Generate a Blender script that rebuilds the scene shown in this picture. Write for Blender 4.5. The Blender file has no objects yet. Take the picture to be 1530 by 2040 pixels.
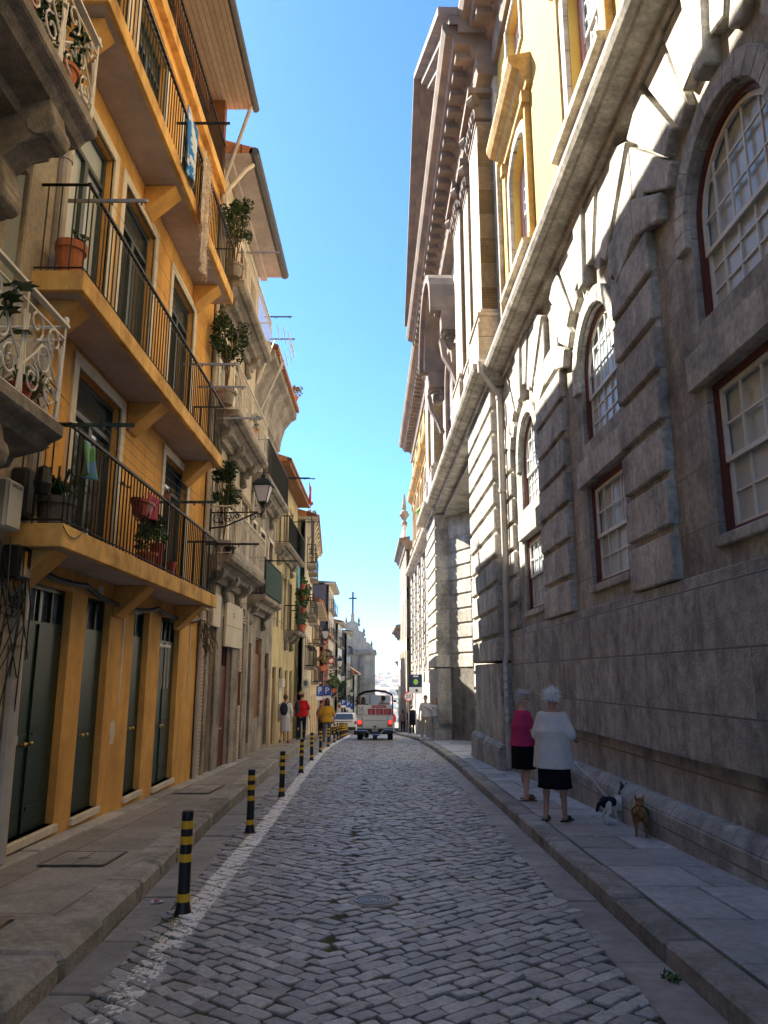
import bpy, bmesh, math, random
from math import sin, cos, pi, radians, sqrt, atan2
from mathutils import Vector, Matrix
random.seed(7)
SC = bpy.context.scene
COL = SC.collection
# ------------------------------------------------------------ camera, sky, sun
cam_d = bpy.data.cameras.new('camera'); cam = bpy.data.objects.new('camera', cam_d); COL.objects.link(cam)
cam_d.sensor_fit = 'VERTICAL'; cam_d.sensor_height = 36; cam_d.lens = 36*1500/2040
cam_d.clip_start = .05; cam_d.clip_end = 6000
PITCH = math.atan(325/1500)
cam.location = (0, 0, 1.62); cam.rotation_euler = (pi/2+PITCH, 0, 0)
SC.camera = cam
SUN_EL, SUN_AZ = radians(41.5), radians(38)      # azimuth measured from -X towards +Y
sd = Vector((-cos(SUN_AZ)*cos(SUN_EL), sin(SUN_AZ)*cos(SUN_EL), sin(SUN_EL)))
W = bpy.data.worlds.new("World"); SC.world = W; W.use_nodes = True
nt = W.node_tree; bg = nt.nodes['Background']
sky = nt.nodes.new('ShaderNodeTexSky'); sky.sky_type = 'NISHITA'; sky.sun_disc = False
sky.sun_elevation = SUN_EL; sky.sun_rotation = math.atan2(sd.x, sd.y)
sky.air_density = .75; sky.dust_density = .5; sky.ozone_density = 10
tint = nt.nodes.new('ShaderNodeMix'); tint.data_type = 'RGBA'; tint.blend_type = 'MULTIPLY'; tint.inputs['Factor'].default_value = 1
nt.links.new(sky.outputs[0], tint.inputs[6]); tint.inputs[7].default_value = (.62, .83, .84, 1); nt.links.new(tint.outputs[2], bg.inputs[0]); bg.inputs[1].default_value = .05
sl = bpy.data.lights.new('sun', 'SUN'); sl.energy = 2.6; sl.angle = radians(.5); sl.color = (1, .89, .74)
so = bpy.data.objects.new('sun', sl); COL.objects.link(so); so.location = (0, 0, 60)
so.rotation_euler = sd.to_track_quat('Z', 'Y').to_euler()
SC.view_settings.view_transform = 'Standard'; SC.view_settings.look = 'None'
SC.view_settings.exposure = 3.2; SC.view_settings.gamma = 1
SC.cycles.max_bounces = 10; SC.cycles.diffuse_bounces = 8; SC.cycles.glossy_bounces = 3
SC.cycles.use_denoising = True

# ------------------------------------------------------------ materials
MATS = {}
def mat(name, col, rough=.85, col2=None, mix=(1.2, .42, .62), var=.2, vs=9., bump=.25, bs=45., streak=0., joints=None,
        isl=0., spec=.3, metal=0., moss=None, emit=None, alpha=None, xform=None):
    if name in MATS: return MATS[name]
    m = bpy.data.materials.new(name); m.use_nodes = True; N = m.node_tree.nodes; L = m.node_tree.links
    P = N['Principled BSDF']; P.inputs['Roughness'].default_value = rough
    P.inputs['Specular IOR Level'].default_value = spec; P.inputs['Metallic'].default_value = metal
    tc = N.new('ShaderNodeTexCoord').outputs['Object']
    def noise(scale, detail=4, vec=None, rgh=.55):
        n = N.new('ShaderNodeTexNoise'); n.inputs['Scale'].default_value = scale; n.inputs['Detail'].default_value = detail
        n.inputs['Roughness'].default_value = rgh
        L.new(vec or tc, n.inputs['Vector']); return n.outputs['Fac']
    def ramp(f, a, b, lo=0., hi=1.):
        r = N.new('ShaderNodeMapRange'); r.inputs['From Min'].default_value = a; r.inputs['From Max'].default_value = b
        r.inputs['To Min'].default_value = lo; r.inputs['To Max'].default_value = hi
        L.new(f, r.inputs['Value']); return r.outputs['Result']
    def mixc(f, a, b, mode='MIX'):
        x = N.new('ShaderNodeMix'); x.data_type = 'RGBA'; x.blend_type = mode
        if isinstance(f, float): x.inputs['Factor'].default_value = f
        else: L.new(f, x.inputs['Factor'])
        for k, v in ((6, a), (7, b)):
            if isinstance(v, tuple): x.inputs[k].default_value = (*v[:3], 1)
            else: L.new(v, x.inputs[k])
        return x.outputs[2]
    def grey(f):
        c = N.new('ShaderNodeCombineColor')
        for i in range(3): L.new(f, c.inputs[i])
        return c.outputs[0]
    c = tuple(col)
    if col2: c = mixc(ramp(noise(mix[0], 6, rgh=.65), mix[1], mix[2]), c, tuple(col2))
    if var: c = mixc(1., c, grey(ramp(noise(vs, 5), .25, .75, 1-var, 1+var)), 'MULTIPLY')
    if isl:
        g = N.new('ShaderNodeNewGeometry')
        c = mixc(1., c, grey(ramp(g.outputs['Random Per Island'], 0, 1, 1-isl, 1+isl)), 'MULTIPLY')
    if streak:
        mp = N.new('ShaderNodeMapping'); L.new(tc, mp.inputs[0]); mp.inputs['Scale'].default_value = (1.7, 1.7, .42)
        c = mixc(1., c, grey(ramp(noise(1.3, 8, mp.outputs[0], .72), .34, .62, 1-streak, 1.08)), 'MULTIPLY')
    bumps = []
    if joints:
        ax, bw, bh, js, jc = joints
        sp = N.new('ShaderNodeSeparateXYZ'); L.new(tc, sp.inputs[0]); cb = N.new('ShaderNodeCombineXYZ')
        L.new(sp.outputs['XYZ'.index(ax[0])], cb.inputs[0]); L.new(sp.outputs['XYZ'.index(ax[1])], cb.inputs[1])
        b = N.new('ShaderNodeTexBrick'); L.new(cb.outputs[0], b.inputs['Vector']); b.inputs['Scale'].default_value = 1
        b.inputs['Brick Width'].default_value = bw; b.inputs['Row Height'].default_value = bh
        b.inputs['Mortar Size'].default_value = js; b.inputs['Mortar Smooth'].default_value = .3
        b.inputs['Color1'].default_value = (1, 1, 1, 1); b.inputs['Color2'].default_value = (.78, .78, .78, 1)
        b.inputs['Bias'].default_value = 0
        b.inputs['Mortar'].default_value = (1, 1, 1, 1)
        c = mixc(1., c, b.outputs['Color'], 'MULTIPLY')
        c = mixc(b.outputs['Fac'], c, tuple(jc))
        bumps.append((b.outputs['Fac'], -.9))
    if moss:
        mc, ms, a, bb = moss
        c = mixc(ramp(noise(ms, 6, rgh=.7), a, bb), c, tuple(mc))
    if isinstance(c, tuple): P.inputs['Base Color'].default_value = (*c, 1)
    else: L.new(c, P.inputs['Base Color'])
    if bump:
        bn = N.new('ShaderNodeBump'); bn.inputs['Strength'].default_value = bump; bn.inputs['Distance'].default_value = .02
        h = noise(bs, 5)
        for f, k in bumps:
            a = N.new('ShaderNodeMath'); a.operation = 'MULTIPLY_ADD'; L.new(f, a.inputs[0]); a.inputs[1].default_value = k
            L.new(h, a.inputs[2]); h = a.outputs[0]
        L.new(h, bn.inputs['Height']); L.new(bn.outputs[0], P.inputs['Normal'])
    if emit: P.inputs['Emission Color'].default_value = (*emit[0], 1); P.inputs['Emission Strength'].default_value = emit[1]
    MATS[name] = m
    return m
def flat(name, col, rough=.5, spec=.5, metal=0.): return mat(name, col, rough, var=0, bump=0, spec=spec, metal=metal)

ST = dict(col=(.50, .48, .425), col2=(.25, .24, .215), mix=(1.5, .43, .68), var=.3, vs=14, bump=.6, bs=60, streak=.42)
stone = mat('granite_wall', **ST, joints=('YZ', 1.15, .62, .010, (.24, .21, .17)))
stone_b = mat('granite_block', **ST, isl=.2)
stone_low = mat('granite_base', (.50, .49, .455), col2=(.31, .30, .275), mix=(1.7, .42, .64), var=.3, vs=7, bump=.9, bs=30, streak=.38,
                joints=('YZ', 1.9, .62, .012, (.21, .2, .18)), moss=((.50, .48, .42), 1.6, .62, .68))
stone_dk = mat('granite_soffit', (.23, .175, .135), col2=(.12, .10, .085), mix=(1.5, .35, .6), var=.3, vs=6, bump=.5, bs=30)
stone_pil = mat('granite_pilaster', (.52, .47, .40), col2=(.38, .33, .26), mix=(1.1, .4, .6), var=.2, bump=.35, streak=.25, joints=('YZ', 9., .72, .01, (.1, .09, .07)))
stone_gold = mat('golden_bounce_granite', (.50, .35, .13), col2=(.32, .21, .08), mix=(2, .38, .62), var=.25, bump=.4)  # golden window stone; on pilaster sides the colour stands for warm bounce
pl_yel = mat('pale_yellow_plaster', (.55, .36, .075), col2=(.5, .33, .075), mix=(.5, .4, .6), var=.06, bump=.08)
pl_och = mat('ochre_plaster', (.80, .44, .12), col2=(.68, .36, .10), mix=(1.1, .38, .62), var=.1, vs=4, bump=.15, bs=60, streak=.26, moss=((.45, .26, .10), 1.4, .6, .75))
pl_och2 = mat('ochre_fascia', (.84, .52, .17), col2=(.5, .26, .07), mix=(2., .45, .68), var=.12, vs=5, bump=.1, streak=.3)
soffit = mat('painted_soffit', (.5, .43, .39), col2=(.4, .34, .31), var=.1, bump=.1)
trim_w = mat('off_white_trim', (.68, .62, .52), var=.08, bump=.08, streak=.12)
green_door = mat('dark_green_paint', (.010, .034, .028), rough=.38, var=.1, vs=3, bump=.04, spec=.45)
green_win = mat('dark_blue_green_frame', (.035, .06, .068), rough=.35, var=0, bump=0, spec=.5)
iron = mat('black_iron', (.018, .021, .022), rough=.45, var=0, bump=0)
iron_w = mat('cream_iron', (.72, .67, .58), rough=.5, var=.08, vs=20, bump=0)
glass = flat('window_glass', (.05, .065, .075), rough=.04, spec=.9)
glass_l = flat('sky_reflection_glass', (.42, .49, .54), rough=.32, spec=.9)  # pale sky reflection put into the base colour of the panes
glass_c = mat('curtained_glass', (.35, .38, .38), rough=.18, col2=(.12, .15, .17), mix=(2.5, .42, .55), var=.2, bump=0, spec=.8)
red_frame = mat('oxblood_frame', (.12, .035, .03), rough=.5, var=.15, bump=.1)
white_pt = mat('white_window_paint', (.72, .72, .68), rough=.5, var=.06, bump=.05)
gran_l = mat('left_granite', (.50, .43, .33), col2=(.36, .31, .24), mix=(.8, .38, .62), var=.2, vs=16, bump=.5, bs=70, streak=.28)
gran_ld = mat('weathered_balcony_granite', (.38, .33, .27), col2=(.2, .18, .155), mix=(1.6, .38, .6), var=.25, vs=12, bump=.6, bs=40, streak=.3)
tile_f = mat('patterned_tile', (.55, .46, .36), var=.12, vs=50, joints=('YZ', .14, .14, .008, (.36, .28, .22)), bump=.15)
tile_red = mat('small_brick_tile', (.52, .36, .27), var=.2, vs=40, joints=('YZ', .22, .07, .009, (.62, .56, .48)), bump=.3)
cream = mat('cream_plaster', (.70, .60, .43), col2=(.56, .48, .35), mix=(1., .4, .65), var=.12, bump=.15, streak=.25)
pal_y = mat('faded_yellow_plaster', (.66, .54, .28), col2=(.5, .42, .26), mix=(1., .4, .65), var=.12, bump=.15, streak=.3)
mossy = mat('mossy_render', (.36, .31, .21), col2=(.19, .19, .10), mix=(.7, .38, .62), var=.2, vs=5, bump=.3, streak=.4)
terracotta = mat('terracotta_pot', (.50, .17, .07), rough=.8, var=.15, bump=.1)
roof_t = mat('roof_tile', (.50, .21, .10), rough=.9, var=.3, vs=14, joints=('YX', .22, .4, .02, (.15, .06, .03)), bump=.5)
roof_dk = mat('dark_gutter_metal', (.10, .105, .115), rough=.6, var=.2, bump=.05)
wood_sof = mat('boarded_soffit', (.50, .38, .28), var=.12, joints=('YX', 6., .11, .008, (.2, .14, .1)), bump=.2)
wood_br = mat('brown_timber', (.20, .085, .035), rough=.6, var=.2, vs=6, bump=.15)
red_door = mat('oxblood_door', (.10, .022, .02), rough=.5, var=.15, bump=.1)
pipe_m = mat('grey_painted_pipe', (.46, .43, .39), rough=.6, var=.12, vs=5, bump=.03)
pipe_d = mat('dark_lead_pipe', (.13, .13, .135), rough=.5, var=.2, bump=.05)
slate = mat('slate_gable', (.075, .075, .095), var=.2, bump=.2, joints=('XZ', .5, .25, .01, (.04, .04, .05)))
red_pl = mat('crimson_plaster', (.40, .06, .07), var=.1, bump=.1)
white_pl = mat('whitewash', (.70, .67, .60), col2=(.5, .48, .43), mix=(1, .4, .7), var=.12, bump=.1, streak=.25)
sett_m = mat('granite_setts', (.30, .30, .295), rough=.52, col2=(.37, .365, .355), mix=(2.3, .4, .6), var=.3, vs=30, bump=.35, bs=70, isl=.28, spec=.55,
             moss=((.05, .055, .03), 1.1, .62, .8))
slab_m = mat('granite_slabs', (.46, .46, .45), rough=.6, col2=(.35, .35, .345), mix=(1.6, .38, .62), var=.24, vs=12, bump=.4, bs=60, isl=.24,
             moss=((.46, .43, .38), 1.3, .64, .7))
kerb_m = mat('granite_kerb', (.38, .365, .33), rough=.85, col2=(.24, .225, .185), mix=(2.2, .38, .62), var=.25, vs=18, bump=.7, bs=40, isl=.22,
             moss=((.06, .068, .022), 1.7, .6, .72))
asph = mat('pavement_asphalt', (.40, .375, .33), rough=.9, col2=(.31, .29, .255), mix=(1.3, .42, .58), var=.22, vs=25, bump=.3, bs=120, joints=('YX', 2.35, .78, .008, (.14, .12, .10)), moss=((.22, .2, .17), 2.6, .6, .7))
dirt = mat('joint_dirt', (.075, .07, .06), rough=1, col2=(.06, .085, .025), mix=(1.2, .48, .6), var=.3, vs=20, bump=.5)
gutt_m = mat('gutter_slabs', (.34, .325, .30), rough=.65, col2=(.25, .24, .22), mix=(1.6, .38, .62), var=.2, vs=12, bump=.3, isl=.12, moss=((.07, .075, .035), 1.5, .62, .76))
leaf_m = mat('leaves', (.055, .115, .025), rough=.55, var=.3, vs=8, bump=0, isl=.35, spec=.4)
leaf_d = mat('dark_leaves', (.032, .07, .024), rough=.55, var=.3, vs=8, bump=0, isl=.35)
leaf_y = mat('dry_leaves', (.20, .17, .06), rough=.7, var=.3, vs=8, bump=0, isl=.35)
stem_m = mat('stems', (.11, .08, .05), var=.2, bump=.1)
black_pl = flat('black_plastic', (.012, .012, .013), rough=.42)
yellow_pl = flat('yellow_reflective_band', (.72, .42, .02), rough=.4)
lamp_gl = mat('frosted_lamp_glass', (.72, .72, .76), rough=.25, var=.05, bump=0, spec=.5)
white_plastic = flat('pale_plastic', (.62, .62, .56), rough=.5)
chrome = flat('chrome', (.6, .6, .6), rough=.2, metal=1.)
silver = flat('galvanised_steel', (.42, .44, .45), rough=.4, metal=.6)

# ------------------------------------------------------------ mesh builder
class MB:
    def __init__(s, f=None): s.v = []; s.f = []; s.map = f; s.cuts = []
    def cut(s):
        if s.v and (not s.cuts or s.cuts[-1] != (len(s.v), len(s.f))): s.cuts.append((len(s.v), len(s.f)))
    def add(s, vs, fs):
        n = len(s.v)
        if s.map: vs = [s.map(*p) for p in vs]
        s.v += [tuple(p) for p in vs]; s.f += [tuple(i+n for i in f) for f in fs]
    def box(s, a, b):
        x0, y0, z0 = a; x1, y1, z1 = b
        s.add([(x0,y0,z0),(x1,y0,z0),(x1,y1,z0),(x0,y1,z0),(x0,y0,z1),(x1,y0,z1),(x1,y1,z1),(x0,y1,z1)],
              [(0,3,2,1),(4,5,6,7),(0,1,5,4),(1,2,6,5),(2,3,7,6),(3,0,4,7)])
    def hexa(s, p): s.add(p, [(0,3,2,1),(4,5,6,7),(0,1,5,4),(1,2,6,5),(2,3,7,6),(3,0,4,7)])
    def quad(s, *p): s.add(list(p), [tuple(range(len(p)))])
    def prism(s, pts, f0, f1):      # pts in 2D, f0/f1 map (a,b)->xyz of both caps
        n = len(pts)
        s.add([f0(*p) for p in pts]+[f1(*p) for p in pts],
              [tuple(range(n))[::-1], tuple(range(n, 2*n))]+[(i, (i+1) % n, n+(i+1) % n, n+i) for i in range(n)])
    def tube(s, pts, r, n=6, cap=True):
        P = [Vector(p) for p in pts]; R = r if isinstance(r, (list, tuple)) else [r]*len(P)
        vs = []; up = None
        for i, p in enumerate(P):
            t = (P[min(i+1, len(P)-1)]-P[max(i-1, 0)])
            if t.length < 1e-9: t = Vector((0, 0, 1))
            t.normalize()
            if up is None: up = Vector((0, 0, 1)) if abs(t.z) < .9 else Vector((1, 0, 0))
            a = t.cross(up)
            if a.length < 1e-6: a = t.orthogonal()
            a.normalize(); b = t.cross(a); up = -b if False else up
            for k in range(n):
                q = 2*pi*k/n; vs.append(p+(a*cos(q)+b*sin(q))*R[i])
        fs = [(i*n+k, i*n+(k+1) % n, (i+1)*n+(k+1) % n, (i+1)*n+k) for i in range(len(P)-1) for k in range(n)]
        if cap: fs += [tuple(range(n))[::-1], tuple((len(P)-1)*n+k for k in range(n))]
        s.add(vs, fs)
    def lathe(s, prof, c=(0,0,0), n=16, sx=1, sy=1):
        vs = []
        for r, z in prof:
            for k in range(n):
                q = 2*pi*k/n; vs.append((c[0]+r*cos(q)*sx, c[1]+r*sin(q)*sy, c[2]+z))
        m = len(prof)
        fs = [(i*n+k, i*n+(k+1) % n, (i+1)*n+(k+1) % n, (i+1)*n+k) for i in range(m-1) for k in range(n)]
        fs += [tuple(range(n))[::-1], tuple((m-1)*n+k for k in range(n))]
        s.add(vs, fs)
    def ball(s, c, r, n=10, m=7):
        rx, ry, rz = r if isinstance(r, (tuple, list)) else (r, r, r)
        prof = [(max(.001, sin(pi*i/m)), -cos(pi*i/m)) for i in range(m+1)]
        vs = [(c[0]+a*cos(2*pi*k/n)*rx, c[1]+a*sin(2*pi*k/n)*ry, c[2]+z*rz) for a, z in prof for k in range(n)]
        fs = [(i*n+k, i*n+(k+1) % n, (i+1)*n+(k+1) % n, (i+1)*n+k) for i in range(m) for k in range(n)]
        fs += [tuple(range(n))[::-1], tuple(m*n+k for k in range(n))]
        s.add(vs, fs)
    def cap(s, a, ra, b, rb, n=10):       # tapered capsule
        a = Vector(a); b = Vector(b); d = (b-a); L = d.length or 1e-6; d = d/L
        pts = []; R = []
        for q in (-80, -50, -20, 0): pts.append(a+d*ra*sin(radians(q))); R.append(ra*cos(radians(q)))
        for q in (0, 20, 50, 80): pts.append(b+d*rb*sin(radians(q))); R.append(rb*cos(radians(q)))
        s.tube(pts, R, n)
    def leaves(s, c, r, n, size, rnd=random):
        for _ in range(n):
            while 1:
                p = Vector((rnd.uniform(-1, 1), rnd.uniform(-1, 1), rnd.uniform(-1, 1)))
                if p.length < 1 and rnd.random() < .25+p.length: break
            p = Vector((c[0]+p.x*r[0], c[1]+p.y*r[1], c[2]+p.z*r[2]))
            a = Vector((rnd.gauss(0, 1), rnd.gauss(0, 1), rnd.gauss(0, .6))).normalized()
            b = a.cross(Vector((rnd.gauss(0, 1), rnd.gauss(0, 1), rnd.gauss(0, 1)))).normalized()
            L = size*rnd.uniform(.6, 1.3); w = L*.32
            s.add([p-a*L*.5, p-a*L*.1+b*w, p+a*L*.5, p-a*L*.1-b*w], [(0, 1, 2, 3)])
    def blades(s, c, n, L, w=.012, rnd=random, droop=.6):
        for _ in range(n):
            q = rnd.uniform(0, 2*pi); d = Vector((cos(q), sin(q), 0)); l = L*rnd.uniform(.5, 1.1); sd_ = Vector((-sin(q), cos(q), 0))*w
            p0 = Vector(c); p1 = p0+d*l*.35+Vector((0, 0, l*.55)); p2 = p0+d*l*.8+Vector((0, 0, l*(.6-droop*.5)))
            s.add([p0-sd_, p0+sd_, p1+sd_, p1-sd_, p2], [(0, 1, 2, 3), (3, 2, 4)])
    def build(s, name, m, parent=None, smooth=False, bevel=0, loc=None, norm=True):
        if s.cuts:          # one object for each piece marked with cut()
            o = None; E = [(0, 0)]+[c for c in s.cuts if c[0] < len(s.v)]+[(len(s.v), len(s.f))]
            for (v0, f0), (v1, f1) in zip(E, E[1:]):
                q = MB(); q.v = s.v[v0:v1]; q.f = [tuple(i-v0 for i in f) for f in s.f[f0:f1]]
                o = q.build(name, m, parent, smooth, bevel, loc, norm)
            return o
        me = bpy.data.meshes.new(name); me.from_pydata(s.v, [], s.f)
        if norm and s.v:
            bm = bmesh.new(); bm.from_mesh(me); bmesh.ops.recalc_face_normals(bm, faces=bm.faces); bm.to_mesh(me); bm.free()
        me.materials.append(m)
        if smooth: me.polygons.foreach_set('use_smooth', [True]*len(me.polygons))
        o = bpy.data.objects.new(name, me); COL.objects.link(o)
        if parent: o.parent = parent
        if loc: o.location = loc
        if bevel:
            b = o.modifiers.new('bevel', 'BEVEL'); b.width = bevel; b.segments = 1; b.limit_method = 'ANGLE'
        return o
def tag(o, label=None, cat=None, group=None, kind=None):
    if label: o['label'] = label
    if cat: o['category'] = cat
    if group: o['group'] = group
    if kind: o['kind'] = kind
    return o
def empty(name, loc, label, cat, group=None, rz=0):
    o = bpy.data.objects.new(name, None); COL.objects.link(o); o.location = loc; o.rotation_euler.z = rz
    o.empty_display_size = .2
    return tag(o, label, cat, group)
def kids(o): return [c for c in KID.get(o.name, [])]
def children_of(o): return [c for c in list(COL.objects) if c.parent == o]
def copy_tree(o, loc=None, rz=None, label=None, parent=None, group=None):
    c = o.copy(); COL.objects.link(c); c.parent = parent
    for ch in children_of(o):
        if ch is not c: copy_tree(ch, parent=c)
    if loc is not None: c.location = loc
    if rz is not None: c.rotation_euler.z = rz
    if label: c['label'] = label
    if group: c['group'] = group
    return c
def text_mesh(s, size, name, m, parent, loc, rot, depth=.004, align='CENTER'):
    cu = bpy.data.curves.new('t', 'FONT'); cu.body = s; cu.size = size; cu.extrude = depth; cu.align_x = align; cu.align_y = 'CENTER'
    t = bpy.data.objects.new('t', cu); COL.objects.link(t)
    dg = bpy.context.evaluated_depsgraph_get(); me = bpy.data.meshes.new_from_object(t.evaluated_get(dg))
    COL.objects.unlink(t); bpy.data.objects.remove(t)
    me.materials.clear(); me.materials.append(m); me.name = name
    o = bpy.data.objects.new(name, me); COL.objects.link(o); o.parent = parent; o.location = loc; o.rotation_euler = rot
    return o
def lerp(a, b, t): return a+(b-a)*t
def pl(tab, y):
    if y <= tab[0][0]: return tab[0][1]
    for (a, va), (b, vb) in zip(tab, tab[1:]):
        if y <= b: return lerp(va, vb, (y-a)/(b-a))
    return tab[-1][1]
GT = [(-12, .35), (0, 0), (20, -.66), (35, -1.26), (42, -1.66), (58, -2.68), (120, -6.4), (300, -20), (620, -52)]
def G(y): return pl(GT, y)
KL = [(-8, -1.75), (4, -1.88), (5.8, -1.96), (10.5, -2.28), (14.2, -2.42), (20, -2.62), (26, -2.88), (34, -3.0), (50, -3.6), (75, -4.0)]
KR = [(-8, 1.78), (22, 1.80), (28, 1.74), (36, 1.5), (45, 1.15), (55, .95), (75, .75)]
GR = [(-8, 1.42), (26, 1.5), (36, 1.25), (45, .92), (55, .72), (75, .5)]
GL = [(-8, -1.5), (4, -1.62), (8, -1.75), (14, -2.1), (20, -2.3), (26, -2.6), (34, -2.75), (50, -3.3), (75, -3.7)]
WLN = [(-8, -1.4), (4.6, -1.45), (8.5, -1.55), (11, -1.6), (16, -1.76), (22, -1.95), (28, -2.08), (40, -2.0), (60, -2.6), (75, -2.9)]
def HL(y): return pl([(-8, .16), (6, .16), (14, .19), (22, .24), (40, .2)], y)   # height of the left pavement above the road
HR = .14
# ------------------------------------------------------------ ground
def strip(name, fa, fb, fz, ys, m, n=1):
    mb = MB(); V = []
    for y in ys:
        for k in range(n+1): V.append((lerp(fa(y), fb(y), k/n), y, fz(y)))
    F = [(i*(n+1)+k, i*(n+1)+k+1, (i+1)*(n+1)+k+1, (i+1)*(n+1)+k) for i in range(len(ys)-1) for k in range(n)]
    mb.add(V, F); return tag(mb.build(name, m), kind='structure')
YS = [-12+i*1.0 for i in range(90)]+[80, 90, 100, 120, 160, 200, 260, 300, 400, 500, 620]
gm = MB(); ys = [-60]+YS; xs = [-900, -300, -60, -12, -6, 0, 6, 12, 60, 300, 900]
gm.add([(x, y, G(y)-.12) for y in ys for x in xs],
       [(i*11+k, i*11+k+1, (i+1)*11+k+1, (i+1)*11+k) for i in range(len(ys)-1) for k in range(10)])
tag(gm.build('ground', mat('earth', (.12, .11, .09), var=.2)), kind='structure')
road = strip('road', lambda y: pl(KL, y)-.1, lambda y: pl(KR, y)+.05, lambda y: G(y)-.003, YS, dirt, 4)
# setts laid in two families of rows at about forty degrees that meet near the crown of the road
def sett_mesh():
    vs = []; fs = []; rnd = random.Random(3)
    xc = -.38; th = radians(39); rw, sl_ = .116, .190
    for side in (1, -1):
        d = Vector((cos(th)*side, sin(th))); nrm = Vector((-sin(th)*side, cos(th)))
        for j in range(-60, 680):
            off = rnd.uniform(0, sl_); u = -12+off
            while u < 44:
                L = sl_*rnd.uniform(.72, 1.3); wv = rw*rnd.uniform(.9, 1.05)
                c = Vector((xc, 0))+nrm*(j*rw)+d*(u+L/2)+Vector((0, 2)); u += L
                if c.y < 2.6 or c.y > 62: continue
                if side == 1 and c.x < xc: continue
                if side == -1 and c.x >= xc: continue
                if c.x > pl(GR, c.y)+.05 or c.x < pl(GL, c.y)-.05: continue
                if (c-Vector((-.09, 6.82))).length < .225: continue
                gp = .006; hl = L/2-gp*rnd.uniform(.7, 1.5); hw = wv/2-gp*rnd.uniform(.6, 1.2)
                rot = rnd.gauss(0, .035); dd = Vector((d.x*cos(rot)-d.y*sin(rot), d.x*sin(rot)+d.y*cos(rot))); nn = Vector((-dd.y, dd.x))*(1 if side == 1 else 1)
                top = rnd.gauss(.010, .0035); g0 = G(c.y); tx, ty = rnd.gauss(0, .035), rnd.gauss(0, .025)
                b = len(vs)
                # outline of eight points, cut corners, then a domed top
                cu = .012*rnd.uniform(.6, 1.5)
                outl = [(-hl+cu, -hw), (hl-cu, -hw), (hl, -hw+cu), (hl, hw-cu), (hl-cu, hw), (-hl+cu, hw), (-hl, hw-cu), (-hl, -hw+cu)]
                outl = [(a+rnd.gauss(0, .006), q+rnd.gauss(0, .005)) for a, q in outl]
                for sc_, h in ((1., -.03), (.985, top-.007), (.92, top), (.5, top+.002)):
                    for a, q in outl:
                        p = c+dd*a*sc_+nn*q*sc_
                        vs.append((p.x, p.y, G(p.y)+h+(a*tx+q*ty if h > -.02 else 0)))
                for r in range(3):
                    for k in range(8): fs.append((b+r*8+k, b+r*8+(k+1) % 8, b+(r+1)*8+(k+1) % 8, b+(r+1)*8+k))
                fs.append(tuple(b+24+k for k in range(8)))
    return vs, fs
vs, fs = sett_mesh()
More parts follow.
